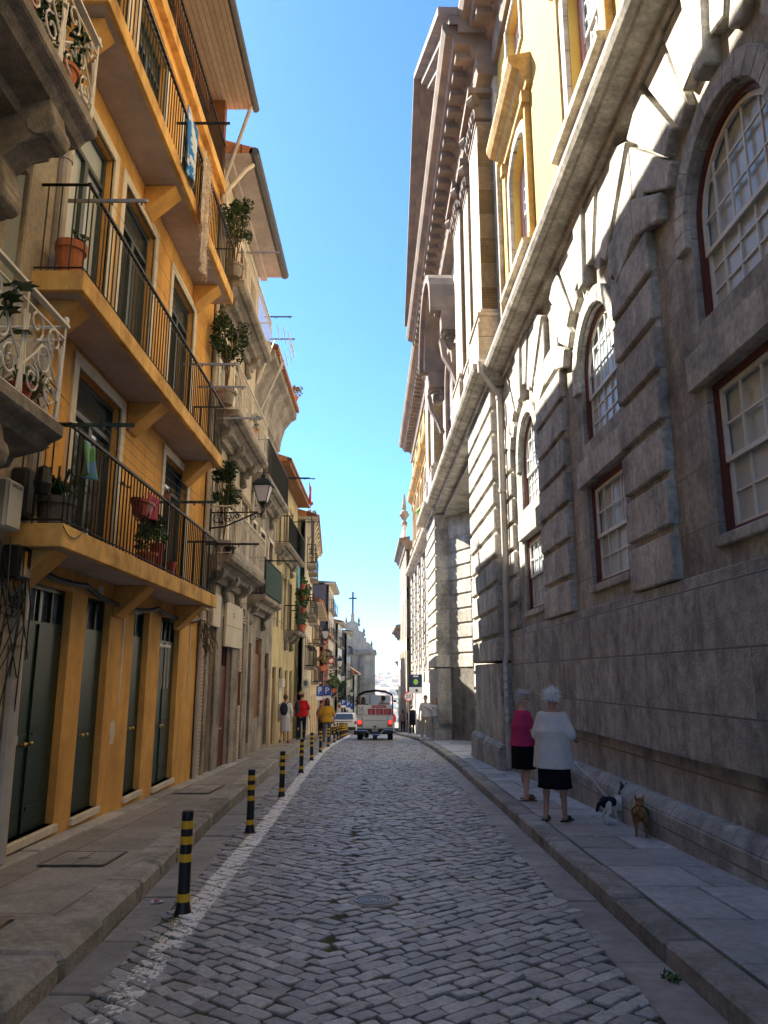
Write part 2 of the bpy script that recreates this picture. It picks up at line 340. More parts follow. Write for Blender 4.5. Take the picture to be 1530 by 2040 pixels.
# worn white edge line painted over the setts: a mask along the line in the sett material
def sett_material():
    m = sett_m; N = m.node_tree.nodes; L = m.node_tree.links; P = N['Principled BSDF']
    src = P.inputs['Base Color'].links[0].from_socket
    tc = N.new('ShaderNodeTexCoord').outputs['Object']; sp = N.new('ShaderNodeSeparateXYZ'); L.new(tc, sp.inputs[0])
    cv = N.new('ShaderNodeFloatCurve'); c = cv.mapping.curves[0]
    pts = [(y, x) for y, x in WLN if y >= 4] ; ymax = 75
    c.points[0].location = (0, (1.42)/4); c.points[1].location = (1, 2.9/4)
    for y, x in pts[:-1]: c.points.new(y/ymax, -x/4)
    cv.mapping.update()
    dv = N.new('ShaderNodeMath'); dv.operation = 'DIVIDE'; L.new(sp.outputs[1], dv.inputs[0]); dv.inputs[1].default_value = ymax
    L.new(dv.outputs[0], cv.inputs['Value'])
    ad = N.new('ShaderNodeMath'); ad.operation = 'MULTIPLY_ADD'; L.new(cv.outputs[0], ad.inputs[0]); ad.inputs[1].default_value = 4; L.new(sp.outputs[0], ad.inputs[2])
    ab = N.new('ShaderNodeMath'); ab.operation = 'ABSOLUTE'; L.new(ad.outputs[0], ab.inputs[0])
    n1 = N.new('ShaderNodeTexNoise'); n1.inputs['Scale'].default_value = 26; n1.inputs['Detail'].default_value = 5; L.new(tc, n1.inputs['Vector'])
    n2 = N.new('ShaderNodeTexNoise'); n2.inputs['Scale'].default_value = 5; n2.inputs['Detail'].default_value = 3; L.new(tc, n2.inputs['Vector'])
    # edge: |d| + noise*.07 < width
    e = N.new('ShaderNodeMath'); e.operation = 'MULTIPLY_ADD'; L.new(n1.outputs[0], e.inputs[0]); e.inputs[1].default_value = .10; L.new(ab.outputs[0], e.inputs[2])
    mr = N.new('ShaderNodeMapRange'); L.new(e.outputs[0], mr.inputs['Value']); mr.inputs['From Min'].default_value = .155; mr.inputs['From Max'].default_value = .145
    # wear: more worn near the camera
    wy = N.new('ShaderNodeMapRange'); L.new(sp.outputs[1], wy.inputs['Value']); wy.inputs['From Min'].default_value = 4; wy.inputs['From Max'].default_value = 7.5
    wy.inputs['To Min'].default_value = .24; wy.inputs['To Max'].default_value = .03
    sm = N.new('ShaderNodeMath'); sm.operation = 'MULTIPLY_ADD'; L.new(n2.outputs[0], sm.inputs[0]); sm.inputs[1].default_value = .55; L.new(n1.outputs[0], sm.inputs[2])
    sb = N.new('ShaderNodeMath'); sb.operation = 'SUBTRACT'; L.new(sm.outputs[0], sb.inputs[0]); L.new(wy.outputs[0], sb.inputs[1])
    w = N.new('ShaderNodeMapRange'); L.new(sb.outputs[0], w.inputs['Value']); w.inputs['From Min'].default_value = .60; w.inputs['From Max'].default_value = .63
    mu = N.new('ShaderNodeMath'); mu.operation = 'MULTIPLY'; L.new(mr.outputs[0], mu.inputs[0]); L.new(w.outputs[0], mu.inputs[1])
    # splashes left of the line by the first bollard
    x = N.new('ShaderNodeMix'); x.data_type = 'RGBA'; L.new(mu.outputs[0], x.inputs['Factor']); L.new(src, x.inputs[6]); x.inputs[7].default_value = (.86, .86, .83, 1)
    L.new(x.outputs[2], P.inputs['Base Color'])
sett_material()
me = bpy.data.meshes.new('road_setts'); me.from_pydata(vs, [], fs); me.materials.append(sett_m)
me.polygons.foreach_set('use_smooth', [False]*len(me.polygons))
o = bpy.data.objects.new('road_setts', me); COL.objects.link(o); tag(o, kind='structure')
far_road = strip('road_far', lambda y: pl(GL, y)-.3, lambda y: pl(GR, y)+.6, lambda y: G(y)+.004, [62, 66, 70, 74, 78, 80, 90, 100, 120, 160, 200, 260], mat('distant_setts', (.17, .17, .18), var=.2), 1)

# gutters, kerbs, pavements built from separate stones
def stones(name, fa, fb, fz, y0, y1, lo, hi, m, th=.1, gap=.012, rows=1, seed=1, skew=0., jit=.003, bevel=.008, hvar=.006):
    rnd = random.Random(seed); mb = MB()
    for r in range(rows):
        y = y0-rnd.random()*lo
        while y < y1:
            L = rnd.uniform(lo, hi); ya, yb = y+gap, y+L-gap; y += L
            if ya < y0-2: continue
            t0, t1 = r/rows, (r+1)/rows
            dz = rnd.gauss(0, hvar)
            g2 = gap if rows > 1 else 0
            P = []
            for zz in (0, 1):
                for (yy, t, sg) in ((ya, t0, 1), (ya, t1, -1), (yb, t1, -1), (yb, t0, 1)):
                    X = lerp(fa(yy), fb(yy), t)+sg*g2
                    Y = yy+skew*(t-.5)+rnd.gauss(0, jit)
                    P.append((X, Y, fz(yy)+dz-(0 if zz else th)))
            mb.hexa(P)
    return tag(mb.build(name, m, bevel=bevel), kind='structure')
stones('gutter_right', lambda y: pl(GR, y)+.01, lambda y: pl(KR, y)-.005, lambda y: G(y)+.014, 1, 62, .9, 1.7, gutt_m, seed=2, hvar=.003)
stones('gutter_left', lambda y: pl(KL, y)+.005, lambda y: pl(GL, y)-.01, lambda y: G(y)+.018, 1, 62, .7, 1.3, gutt_m, seed=3, hvar=.003)
stones('kerb_right', lambda y: pl(KR, y), lambda y: pl(KR, y)+.26, lambda y: G(y)+HR, 1, 75, .8, 1.5, kerb_m, th=.3, seed=4, bevel=.022, hvar=.008, jit=.012)
stones('kerb_left', lambda y: pl(KL, y)-.33, lambda y: pl(KL, y), lambda y: G(y)+HL(y), 5.72, 75, 1.0, 2.0, kerb_m, th=.4, seed=5, bevel=.03, hvar=.008, jit=.015)
stones('kerb_left_near', lambda y: pl(KL, y)-.62, lambda y: pl(KL, y)+.015, lambda y: G(y)+HL(y)+.012, .5, 5.7, .75, .95, kerb_m, th=.4, seed=15, bevel=.045, hvar=.012, jit=.02)
WR = lambda y: 3.36-.022*y
def pave(fa, fb, fz, y0, y1, name, m, seed, w0=.5, w1=1.0, th=.12, bevel=.008):
    """flagstones in cross courses"""
    rnd = random.Random(seed); mb = MB(); y = y0
    while y < y1:
        L = rnd.uniform(w0, w1); a = fa(y); b = fb(y); cuts = [0]
        n = rnd.choice((1, 2, 2, 3)); t = 0
        cuts += sorted(rnd.uniform(.2, .85) for _ in range(n-1))+[1]
        if n == 3 and cuts[2]-cuts[1] < .2: cuts.pop(2)
        g = .013
        for t0, t1 in zip(cuts, cuts[1:]):
            dz = rnd.gauss(0, .004); P = []
            for zz in (0, 1):
                for yy, t, sg, sy in ((y, t0, 1, 1), (y, t1, -1, 1), (y+L, t1, -1, -1), (y+L, t0, 1, -1)):
                    P.append((lerp(fa(yy), fb(yy), t)+sg*g, yy+sy*g+(t-.5)*-.10, fz(yy)+dz-(0 if zz else th)))
            mb.hexa(P)
        y += L
    return tag(mb.build(name, m, bevel=bevel), kind='structure')
pave(lambda y: pl(KR, y)+.27, lambda y: WR(y)+.6+max(0, (y-20)*.03), lambda y: G(y)+HR-.002, 1, 60, 'pavement_right', slab_m, 8)
strip('pavement_bed_right', lambda y: pl(KR, y)+.1, lambda y: 9, lambda y: G(y)+HR-.03, YS[:-4], dirt, 1)
# left pavement: smooth asphalt further on, square tiles close by
strip('pavement_left', lambda y: -9, lambda y: pl(KL, y)-.28, lambda y: G(y)+HL(y)-.012, [5.72+i for i in range(0, 75)], asph, 1)
strip('pavement_bed_left', lambda y: -9, lambda y: pl(KL, y)-.1, lambda y: G(y)+HL(y)-.04, [-8+i for i in range(0, 17)], dirt, 1)
stones('pavement_tiles', lambda y: -3.9, lambda y: pl(KL, y)-.64, lambda y: G(y)+HL(y)-.004, .6, 5.5, .30, .34, mat('buff_paving', (.36, .30, .24), rough=.85, col2=(.27, .225, .18), mix=(2, .4, .6), var=.2, vs=20, bump=.3, isl=.15), th=.08, rows=5, seed=9, gap=.006, bevel=.005, hvar=.003)
stones('wall_foot_strip', lambda y: -3.66, lambda y: -3.44, lambda y: G(y)+HL(y)+.012, 7.3, 20, 1.1, 1.6, slab_m, th=.1, seed=19)
# covers set into the pavement and the road
def cover(name, label, cx, cy, w, d, z):
    mb = MB(); f = .025
    r = empty(name, (cx, cy, z), label, 'manhole cover', None)
    for a, b in (((-w/2, -d/2, 0), (w/2, -d/2+f, .006)), ((-w/2, d/2-f, 0), (w/2, d/2, .006)), ((-w/2, -d/2+f, 0), (-w/2+f, d/2-f, .006)), ((w/2-f, -d/2+f, 0), (w/2, d/2-f, .006))): mb.box(a, b)
    mb.build('frame', pipe_d, r)
    mb = MB(); mb.box((-w/2+f+.004, -d/2+f+.004, 0), (w/2-f-.004, d/2-f-.004, .004)); mb.build('lid', asph, r)
    mb = MB(); mb.lathe([(.045, 0), (.045, .006), (.0, .006)], (0, 0, 0), 10, 1.4); mb.build('grip', pipe_d, r)
    slope = math.atan2(G(cy+.5)-G(cy-.5), 1); r.rotation_euler = (slope, 0, 0); return r
cover('manhole_cover', 'square pavement cover with a dark frame in front of the first green door', -2.86, 7.72, .62, .66, G(7.72)+HL(7.72)+.001)
cover('manhole_cover', 'small dark pavement cover beside the second bollard', -3.1, 13.4, .6, 1.3, G(13.4)+HL(13.4)+.001)
r = empty('water_cover', (-.09, 6.82, G(6.82)+.012), 'round ribbed metal water cover among the road setts', 'manhole cover'); r.rotation_euler = (-.033, 0, 0)
mb = MB(); mb.lathe([(.158, -.03), (.158, .008), (.142, .008), (.142, .001), (0, .001)], n=32); mb.build('rim', flat('worn_cast_iron', (.30, .30, .295), .5, metal=.15), r)
mb = MB()
for q in (.118, .092, .066): mb.lathe([(q, .001), (q, .007), (q-.011, .007), (q-.011, .001)], n=28)
mb.lathe([(.034, .001), (.034, .007), (.0, .008)], n=16); mb.build('ribs', MATS['worn_cast_iron'], r)
mb = MB(); mb.lathe([(.141, -.01), (.141, .002), (0, .002)], n=24); mb.build('lid', pipe_d, r)
mb = MB(); mb.lathe([(.22, -.02), (.21, .0), (0, .0)], n=20); mb.build('setting_bed', gutt_m, r)
# weeds between the setts and along the kerbs
mb = MB(); rnd = random.Random(5)
for _ in range(900):
    y = rnd.uniform(4.3, 9) if rnd.random() < .8 else rnd.uniform(9, 16)
    x = rnd.choice((rnd.gauss(-1.72, .13), rnd.gauss(-1.75, .06)+(-.15), pl(KL, y)+rnd.uniform(0, .05)))
    if rnd.random() < .8: y = rnd.gauss(6.15, .3); x = rnd.gauss(-1.62, .09)
    mb.blades((x, y, G(y)-.01), 3, rnd.uniform(.02, .045), .004, rnd)
tag(mb.build('moss_and_weeds', leaf_m, norm=False), 'tufts of green moss and grass between setts near the first bollard', 'weeds', kind='stuff')
mb = MB(); mb.blades((1.72, 4.95, G(4.95)+.01), 12, .09, .012, rnd, .8); mb.leaves((1.70, 4.95, G(4.95)+.03), (.05, .09, .03), 36, .035, rnd)
tag(mb.build('kerb_weed', leaf_m, norm=False), 'small leafy weed growing out of the right kerb', 'weed')
r = empty('litter', (-1.86, 6.72, G(6.72)+.02), 'crumpled blue and white wrapper in the left gutter', 'litter', rz=.3)
mb = MB(); mb.hexa([(-.05, -.03, 0), (.05, -.03, .006), (.05, .03, 0), (-.05, .03, .012), (-.05, -.03, .004), (.05, -.03, .01), (.05, .03, .004), (-.05, .03, .016)]); mb.build('wrapper', flat('wrapper_white', (.6, .6, .65)), r)
mb = MB(); mb.box((-.03, -.02, .014), (.015, .01, .017)); mb.build('print', flat('wrapper_red', (.4, .05, .06)), r)
# ------------------------------------------------------------ wall helpers in facade coordinates (s along, o outward, z up)
RM = lambda s, o, z: (-o, s, z)
LM = lambda s, o, z: (o, s, z)
def panel(mb, s0, s1, z0, z1, holes, o, depth):
    """flat wall face with rectangular holes (a,b,c,d) and their reveals"""
    S = sorted({s0, s1, *[h[i] for h in holes for i in (0, 1)]}); Z = sorted({z0, z1, *[h[i] for h in holes for i in (2, 3)]})
    S = [v for v in S if s0 <= v <= s1]; Z = [v for v in Z if z0 <= v <= z1]
    for a, b in zip(S, S[1:]):
        for c, d in zip(Z, Z[1:]):
            m, n = (a+b)/2, (c+d)/2
            if any(h[0] < m < h[1] and h[2] < n < h[3] for h in holes): continue
            mb.quad((a, o, c), (b, o, c), (b, o, d), (a, o, d))
    for a, b, c, d in holes:
        i = o-depth
        for p, q in (((a, c), (a, d)), ((a, d), (b, d)), ((b, d), (b, c)), ((b, c), (a, c))):
            mb.quad((p[0], o, p[1]), (q[0], o, q[1]), (q[0], i, q[1]), (p[0], i, p[1]))
def arch_pts(sc, hw, zs, rise, n=14): return [(sc-hw*cos(pi*i/n), zs+rise*sin(pi*i/n)) for i in range(n+1)]
def arch_panel(mb, s0, s1, z0, z1, sc, hw, zb, zs, rise, o, depth, n=14):
    A = arch_pts(sc, hw, zs, rise, n)
    if z0 < zb: mb.quad((s0, o, z0), (s1, o, z0), (s1, o, zb), (s0, o, zb))
    mb.quad((s0, o, zb), (sc-hw, o, zb), (sc-hw, o, zs), (s0, o, zs)); mb.quad((sc+hw, o, zb), (s1, o, zb), (s1, o, zs), (sc+hw, o, zs))
    top = [(lerp(s0, s1, i/n), z1) for i in range(n+1)]
    mb.quad((s0, o, zs), (A[0][0], o, zs), (s0, o, z1)); mb.quad((s1, o, zs), (A[-1][0], o, zs), (s1, o, z1))
    for i in range(n): mb.quad((*[A[i][0], o, A[i][1]],), (A[i+1][0], o, A[i+1][1]), (top[i+1][0], o, z1), (top[i][0], o, z1))
    E = [(sc-hw, zb)]+A+[(sc+hw, zb)]; E.append(E[0]); i = o-depth
    for p, q in zip(E, E[1:]): mb.quad((p[0], o, p[1]), (q[0], o, q[1]), (q[0], i, q[1]), (p[0], i, p[1]))
def arch_ring(mb, sc, hw0, hw1, zb, zs, o, d, rr=1., n=14):
    a = arch_pts(sc, hw0, zs, hw0*rr, n); b = arch_pts(sc, hw1, zs, hw1*rr if rr == 1 else hw0*rr+(hw1-hw0), n)
    a = [(sc-hw0, zb)]+a+[(sc+hw0, zb)]; b = [(sc-hw1, zb)]+b+[(sc+hw1, zb)]
    for i in range(len(a)-1):
        P = [a[i], a[i+1], b[i+1], b[i]]
        mb.hexa([(s, o-d, z) for s, z in P]+[(s, o, z) for s, z in P])
def sash(par, mp, s0, s1, z0, z1, o, cols, rows, zs=None, rise=0, mid=None, gl=glass, name='window', fr=white_pt, outer=red_frame, ow=.07, lab=None):
    """a sash window: outer timber frame, glazing, white bars"""
    mb = MB(mp)
    sc, hw = (s0+s1)/2, (s1-s0)/2
    if rise:
        arch_ring(mb, sc, hw-ow, hw, z0, zs, o, .1, (rise)/(hw) if False else 1. if abs(rise-hw) < .01 else rise/hw)
        mb.box((s0+ow, o-.1, z0), (s1-ow, o, z0+ow)) if ow else None
    else:
        mb.box((s0, o-.1, z0), (s0+ow, o, z1)); mb.box((s1-ow, o-.1, z0), (s1, o, z1)); mb.box((s0+ow, o-.1, z0), (s1-ow, o, z0+ow)); mb.box((s0+ow, o-.1, z1-ow), (s1-ow, o, z1))
    f = mb.build(name, outer, par)
    if lab: f['label'] = lab
    a, b, c, d = s0+ow, s1-ow, z0+ow, (z1-ow)
    mid = mid or (c+d)/2; bt = .05; g = .022
    mb = MB(mp)
    top_at = lambda s: (zs+(rise-ow)*sqrt(max(0, 1-((s-sc)/(hw-ow))**2))) if rise else d
    oi = o-.03
    for zA, zB, off in ((mid-.02, d, 0), (c, mid+.03, -.03)):
        oo = oi+off
        mb.box((a, oo-.04, zA), (b, oo, zA+bt)); mb.box((a, oo-.04, zA+bt), (a+bt, oo, zB if zA < mid-.1 else (zs if rise else zB))); mb.box((b-bt, oo-.04, zA+bt), (b, oo, zB if zA < mid-.1 else (zs if rise else zB)))
        if not (rise and zA > c+.1): mb.box((a+bt, oo-.04, zB-bt), (b-bt, oo, zB))
        for i in range(1, cols):
            s = lerp(a, b, i/cols); mb.box((s-g/2, oo-.03, zA+bt), (s+g/2, oo-.006, (top_at(s) if (rise and zA > c+.1) else zB-bt)))
        for j in range(1, rows):
            z = lerp(zA, zB if not rise or zA < mid-.1 else zB, j/rows)
            w = (hw-ow) if not (rise and z > zs) else (hw-ow)*sqrt(max(0, 1-((z-zs)/(rise-ow))**2))
            mb.box((sc-w+.01, oo-.03, z-g/2), (sc+w-.01, oo-.009, z+g/2))
    if rise: arch_ring(mb, sc, hw-ow-bt, hw-ow, zs-.01, zs, oi, .04, 1. if abs(rise-hw) < .01 else (rise-ow-bt)/(hw-ow-bt))
    mb.build('sash_bars', fr, f)
    mb = MB(mp)
    if rise:
        pts = [(a, c)]+[(sc-(hw-ow)*cos(pi*i/12), zs+(rise-ow)*sin(pi*i/12)) for i in range(13)]+[(b, c)]
        mb.quad(*[(s, oi-.06, z) for s, z in pts])
    else: mb.quad((a, oi-.06, c), (b, oi-.06, c), (b, oi-.06, d), (a, oi-.06, d))
    mb.build('glass', gl, f)
    return f
# ------------------------------------------------------------ the long palace on the right
pal = empty('stone_palace', (3.36, 0, 0), 'long rusticated granite palace with arched sash windows and yellow upper storey', 'building', rz=math.atan(.022))
S_END = 57.
def bl(mb, s0, s1, o0, o1, z0, z1): mb.box((s0, o0, z0), (s1, o1, z1))
# solid core behind the face
mb = MB(RM); bl(mb, -14, 22.2, -9, -.62, -4, 19.4); bl(mb, 22.2, 33.2, -9, -1.3, -4, 8.52); bl(mb, 22.2, 33.2, -9, -.62, 8.52, 19.4); bl(mb, 33.2, S_END, -9, -.62, -4, 19.4); mb.build('core', stone, pal)
# plinth with sloping top, wall foot, projecting ashlar course
mb = MB(RM)
def plinth(mb, s0, s1, o, zt, z0=-5):
    mb.hexa([(s0, -.6, z0), (s1, -.6, z0), (s1, o, z0), (s0, o, z0), (s0, -.6, zt-.12), (s1, -.6, zt-.12), (s1, o, zt-.12), (s0, o, zt-.12)])
    mb.hexa([(s0, -.6, zt-.12), (s1, -.6, zt-.12), (s1, o, zt-.12), (s0, o, zt-.12), (s0, -.6, zt), (s1, -.6, zt), (s1, o-.1, zt), (s0, o-.1, zt)])
plinth(mb, -14, 17.55, .13, .27); mb.cut(); plinth(mb, 17.55, 22.1, .42, .1); mb.cut(); mb.hexa([(22.1, -1.3, -3), (33.1, -1.3, -3), (33.1, -.95, -3), (22.1, -.95, -3), (22.1, -1.3, -.1), (33.1, -1.3, -.1), (33.1, -.98, -.1), (22.1, -.98, -.1)]); mb.cut(); plinth(mb, 33.1, 37.6, .52, -.2); mb.cut(); plinth(mb, 37.6, S_END, .13, -.6)
mb.build('plinth', stone_low, pal, bevel=.015)
mb = MB(RM)
mb.cut(); bl(mb, -14, 17.8, -.6, -.07, .26, .77); bl(mb, -14, 17.8, -.6, .02, .77, 2.5); bl(mb, -14, 17.8, -.6, -.02, 2.5, 2.62)
mb.cut(); bl(mb, 37.4, S_END, -.6, .0, -.7, 2.0)
mb.build('base_wall', stone_low, pal, bevel=.01)
# bays of the near wing
bays = [(2.3, .86), (6.42, .86), (10.68, .86), (15.55, .86)]
piers = [(-.4, 1.0), (3.9, 5.25), (8.2, 9.55), (12.4, 14.3), (17.05, 17.8)]
mb = MB(RM); lin = MB(RM)
edges = [.3, 4.6, 8.9, 13.35, 17.8]
for (sc, hw), a, b in zip(bays, edges, edges[1:]):
    panel(mb, a, b, 2.62, 4.95, [(sc-hw, sc+hw, 2.95, 4.52)], -.1, .2)
    arch_panel(mb, a, b, 4.95, 9.0, sc, hw, 5.2, 6.3, .82, -.1, .2)
    lin.cut(); bl(lin, sc-hw-.25, sc+hw+.25, -.3, -.02, 4.53, 4.93)
    lin.cut(); bl(lin, sc-hw-.02, sc+hw+.02, -.28, -.05, 2.84, 2.95)
bl(mb, -14, .3, -.6, -.1, 2.62, 9)
mb.build('wall', stone, pal)
lin.build('lintel', stone_b, pal, bevel=.012)
mb = MB(RM)
for sc, hw in bays:
    mb.cut(); arch_ring(mb, sc, hw+.005, hw+.26, 6.1, 6.3, -.03, .1)
mb.build('arch_moulding', stone_b, pal, bevel=.01)
for k, (sc, hw) in enumerate(bays):
    g = glass_l
    sash(pal, RM, sc-hw, sc+hw, 5.2, 7.12, -.17, 5, 3, zs=6.3, rise=.82, mid=5.95, gl=g)
    sash(pal, RM, sc-hw, sc+hw, 2.95, 4.52, -.17, 4, 2, mid=3.7, gl=glass_l)
# rusticated piers
mb = MB(RM)
def pier(mb, s0, s1, z0, z1, o0, o1, pitch=.62, gap=.1, split=None, shaft=-.03):
    z = z0
    while z < z1-.2:
        zt = min(z+pitch-gap, z1)
        cuts = [s0]+([c for c in split] if split else [])+[s1]
        for a, b in zip(cuts, cuts[1:]): bl(mb, a+(.012 if a != s0 else 0), b-(.012 if b != s1 else 0), o0, o1, z, zt)
        z += pitch
    bl(mb, s0+.02, s1-.02, o0, o1+shaft, z0, z1)
for a, b in piers: mb.cut(); pier(mb, a, b, 2.64, 7.5, -.2, .02, split=None, shaft=-.07)
for s in (.6,): pass
mb.build('rusticated_pier', stone_b, pal, bevel=.018)
# voussoirs radiating over each arch up to the string course
mb = MB(RM)
for sc, hw in bays:
    n = 11; zc = 6.3
    for i in range(n):
        a0, a1 = pi*(.10+.8*i/n)+.012, pi*(.10+.8*(i+1)/n)-.012
        r0 = 1.33 if i % 2 else 1.47
        key = (i == n//2)
        def tip(a):
            dx, dz = -cos(a), sin(a); r = 9
            r = min(r, (8.72-zc)/max(dz, .01)); r = min(r, (2.12 if True else 9)/max(abs(dx), .01)); return (sc+dx*r, zc+dz*r)
        if key: r0 = 1.2
        P = [(sc-cos(a0)*r0, zc+sin(a0)*r0), (sc-cos(a1)*r0, zc+sin(a1)*r0), tip(a1), tip(a0)]
        if (P[0][1] > 8.4): continue
        oo = .03 if i % 2 == 0 else .0
        if key: oo = .08
        mb.cut(); mb.hexa([(s, -.15, z) for s, z in P]+[(s, oo, z) for s, z in P])
mb.build('voussoir', stone_b, pal, bevel=.018)
# string and cornice profiles
def profile(mb, s0, s1, pts):
    """pts: list of (o, z) outline, closed against the wall"""
    mb.prism(pts, lambda o, z: (s0, o, z), lambda o, z: (s1, o, z))
def cornice(mb, s0, s1, d):
    profile(mb, s0, s1, [(-.15, 8.74), (d+.06, 8.75), (d+.08, 8.81), (d+.05, 8.86), (d+.03, 8.88), (d+.08, 8.92), (d+.30, 8.97), (d+.33, 9.01), (d+.43, 9.02), (d+.48, 9.10), (d+.48, 9.18), (d+.06, 9.2), (d+.06, 9.45), (-.15, 9.45)])
mb = MB(RM); cornice(mb, -14, 17.5, .0); mb.cut(); cornice(mb, 17.502, 32.6, .3); mb.cut(); cornice(mb, 32.602, 37.6, .42); mb.cut(); cornice(mb, 37.602, S_END, .02)
mb.build('string_cornice', stone_b, pal, bevel=.006)
# corner pavilion, central bay and far pavilion of the street front: rusticated blocks
mb = MB(RM)
bl(mb, 17.8, 22.0, -.6, .27, -.2, 1.9)
pier(mb, 17.8, 22.0, 1.95, 8.7, -.6, .32, split=(19.3, 20.7), shaft=-.06)
mb.cut()
pier(mb, 21.4, 22.0, -.4, 8.5, -1.3, -.61, shaft=-.04)
mb.cut(); pier(mb, 22.2, 32.4, -.1, 8.45, -1.3, -1.0, split=(24, 26., 28, 30.), shaft=-.06)
mb.cut(); bl(mb, 33.1, 37.4, -.6, .33, -.6, 1.9)
pier(mb, 33.1, 37.4, 1.95, 8.7, -.6, .38, split=(35.2,), shaft=-.06)
mb.build('pavilion_rustication', stone_b, pal, bevel=.03)
mb = MB(RM)   # splayed jamb between the central bay and the far pavilion
JA, JB = (31.35, -1.0), (33.0, -.24)
for z, zt in [(-1.3, 1.9)]+[(1.95+i*.62, 1.95+i*.62+.52) for i in range(10)]+[(-1.3, 8.5)]:
    d = 0 if z < 1 else .05
    mb.hexa([(JA[0], -1.3, z), (33.12, -1.3, z), (33.12, JB[1]+d*.7, z), (JA[0]-d*.6, JA[1]+d*.8, z), (JA[0], -1.3, zt), (33.12, -1.3, zt), (33.12, JB[1]+d*.7, zt), (JA[0]-d*.6, JA[1]+d*.8, zt)])
mb.build('splayed_jamb', stone_b, pal, bevel=.02)
# far wing: piers of blocks, window surrounds
mb = MB(RM); wl = MB(RM)
fs_ = [39.8+3.7*i for i in range(5)]; hol = []
for sc in fs_: hol += [(sc-.6, sc+.6, 2.5, 4.1), (sc-.6, sc+.6, 4.9, 7.0)]
panel(wl, 37.4, S_END, 2.0, 9.0, hol, -.08, .34); wl.build('far_wing_wall', stone, pal)
for sc in [37.9]+[s+1.85 for s in fs_]:
    mb.cut(); pier(mb, sc-.55, min(sc+.55, S_END), 1.3, 8.7, -.3, .08, shaft=-.08)
for sc in fs_:
    for sg in (-1, 1):
        z = 1.6; i = 0; mb.cut()
        while z < 8.3:
            w = .42 if i % 2 else .30
            a, b = sorted((sc+sg*.62, sc+sg*(.62+w))); bl(mb, a, b, -.3, .03, z, z+.5); z += .62; i += 1
mb.build('far_wing_rustication', stone_b, pal, bevel=.02)
for sc in fs_:
    sash(pal, RM, sc-.6, sc+.6, 4.9, 7.0, -.3, 3, 2, gl=glass); sash(pal, RM, sc-.6, sc+.6, 2.5, 4.1, -.3, 3, 2, gl=glass_c)
# ---- upper storey
UO = -.12
usc = [2.1, 6.1, 10.25, 15.35]; ufar = [39.6+3.7*i for i in range(5)]
mb = MB(RM)
def upper(mb, s0, s1, cs):
    ed = [s0]+[(a+b)/2 for a, b in zip(cs, cs[1:])]+[s1]
    for sc, a, b in zip(cs, ed, ed[1:]):
        arch_panel(mb, a, b, 9.4, 15.2, sc, .85, 10.75, 13.2, .5, UO, .34)
        panel(mb, a, b, 15.2, 17.9, [(sc-.75, sc+.75, 15.9, 17.5)], UO, .34)
upper(mb, .1, 17.6, usc); bl(mb, -14, .1, -.6, UO, 9.4, 17.9); mb.cut(); upper(mb, 37.2, S_END, ufar)
mb.build('yellow_upper_wall', pl_yel, pal)
sur = MB(RM); led = MB(RM); ped = MB(RM); gol = MB(RM)
for k, sc in enumerate(usc+ufar):
    sur.cut(); arch_ring(sur, sc, .855, 1.12, 10.62, 13.2, UO+.09, .09, .5/.855)
    sur.cut(); bl(sur, sc-.9, sc+.9, UO, UO+.06, 15.78, 15.89); bl(sur, sc-.9, sc-.76, UO, UO+.06, 15.89, 17.52); bl(sur, sc+.76, sc+.9, UO, UO+.06, 15.89, 17.52); bl(sur, sc-.9, sc+.9, UO, UO+.06, 17.52, 17.64)
    for sg in (-1, 1):
        gol.cut(); a, b = sorted((sc+sg*1.125, sc+sg*1.25)); bl(gol, a, b, UO, UO+.13, 10.6, 13.76); a, b = sorted((sc+sg*1.1, sc+sg*1.32)); bl(gol, a, b, UO, UO+.2, 13.75, 14.05); bl(gol, a, b, UO, UO+.16, 10.45, 10.62)
    led.cut(); profile(led, sc-1.35, sc+1.35, [(UO, 10.2), (UO+.16, 10.22), (UO+.2, 10.34), (UO+.3, 10.36), (UO+.32, 10.46), (UO, 10.5)])
    ped.cut(); profile(ped, sc-1.5, sc+1.5, [(UO, 14.05), (UO+.12, 14.06), (UO+.15, 14.22), (UO+.24, 14.26), (UO+.28, 14.4), (UO+.42, 14.46), (UO+.5, 14.6), (UO+.5, 14.72), (UO, 14.85)])
sur.build('window_surround', stone_pil, pal, bevel=.01); gol.build('window_pilaster', stone_gold, pal, bevel=.01); led.build('window_sill', stone_b, pal); ped.build('window_pediment', stone_gold, pal)
for sc in usc+ufar:
    sash(pal, RM, sc-.85, sc+.85, 10.75, 13.7, -.3, 5, 4, zs=13.2, rise=.5, mid=12.3, gl=glass_l, ow=.1, outer=mat('faded_red_frame', (.45, .22, .2), var=.1, bump=0))
    sash(pal, RM, sc-.75, sc+.75, 15.9, 17.5, -.3, 4, 2, gl=glass_l, ow=.08, outer=MATS['faded_red_frame'])
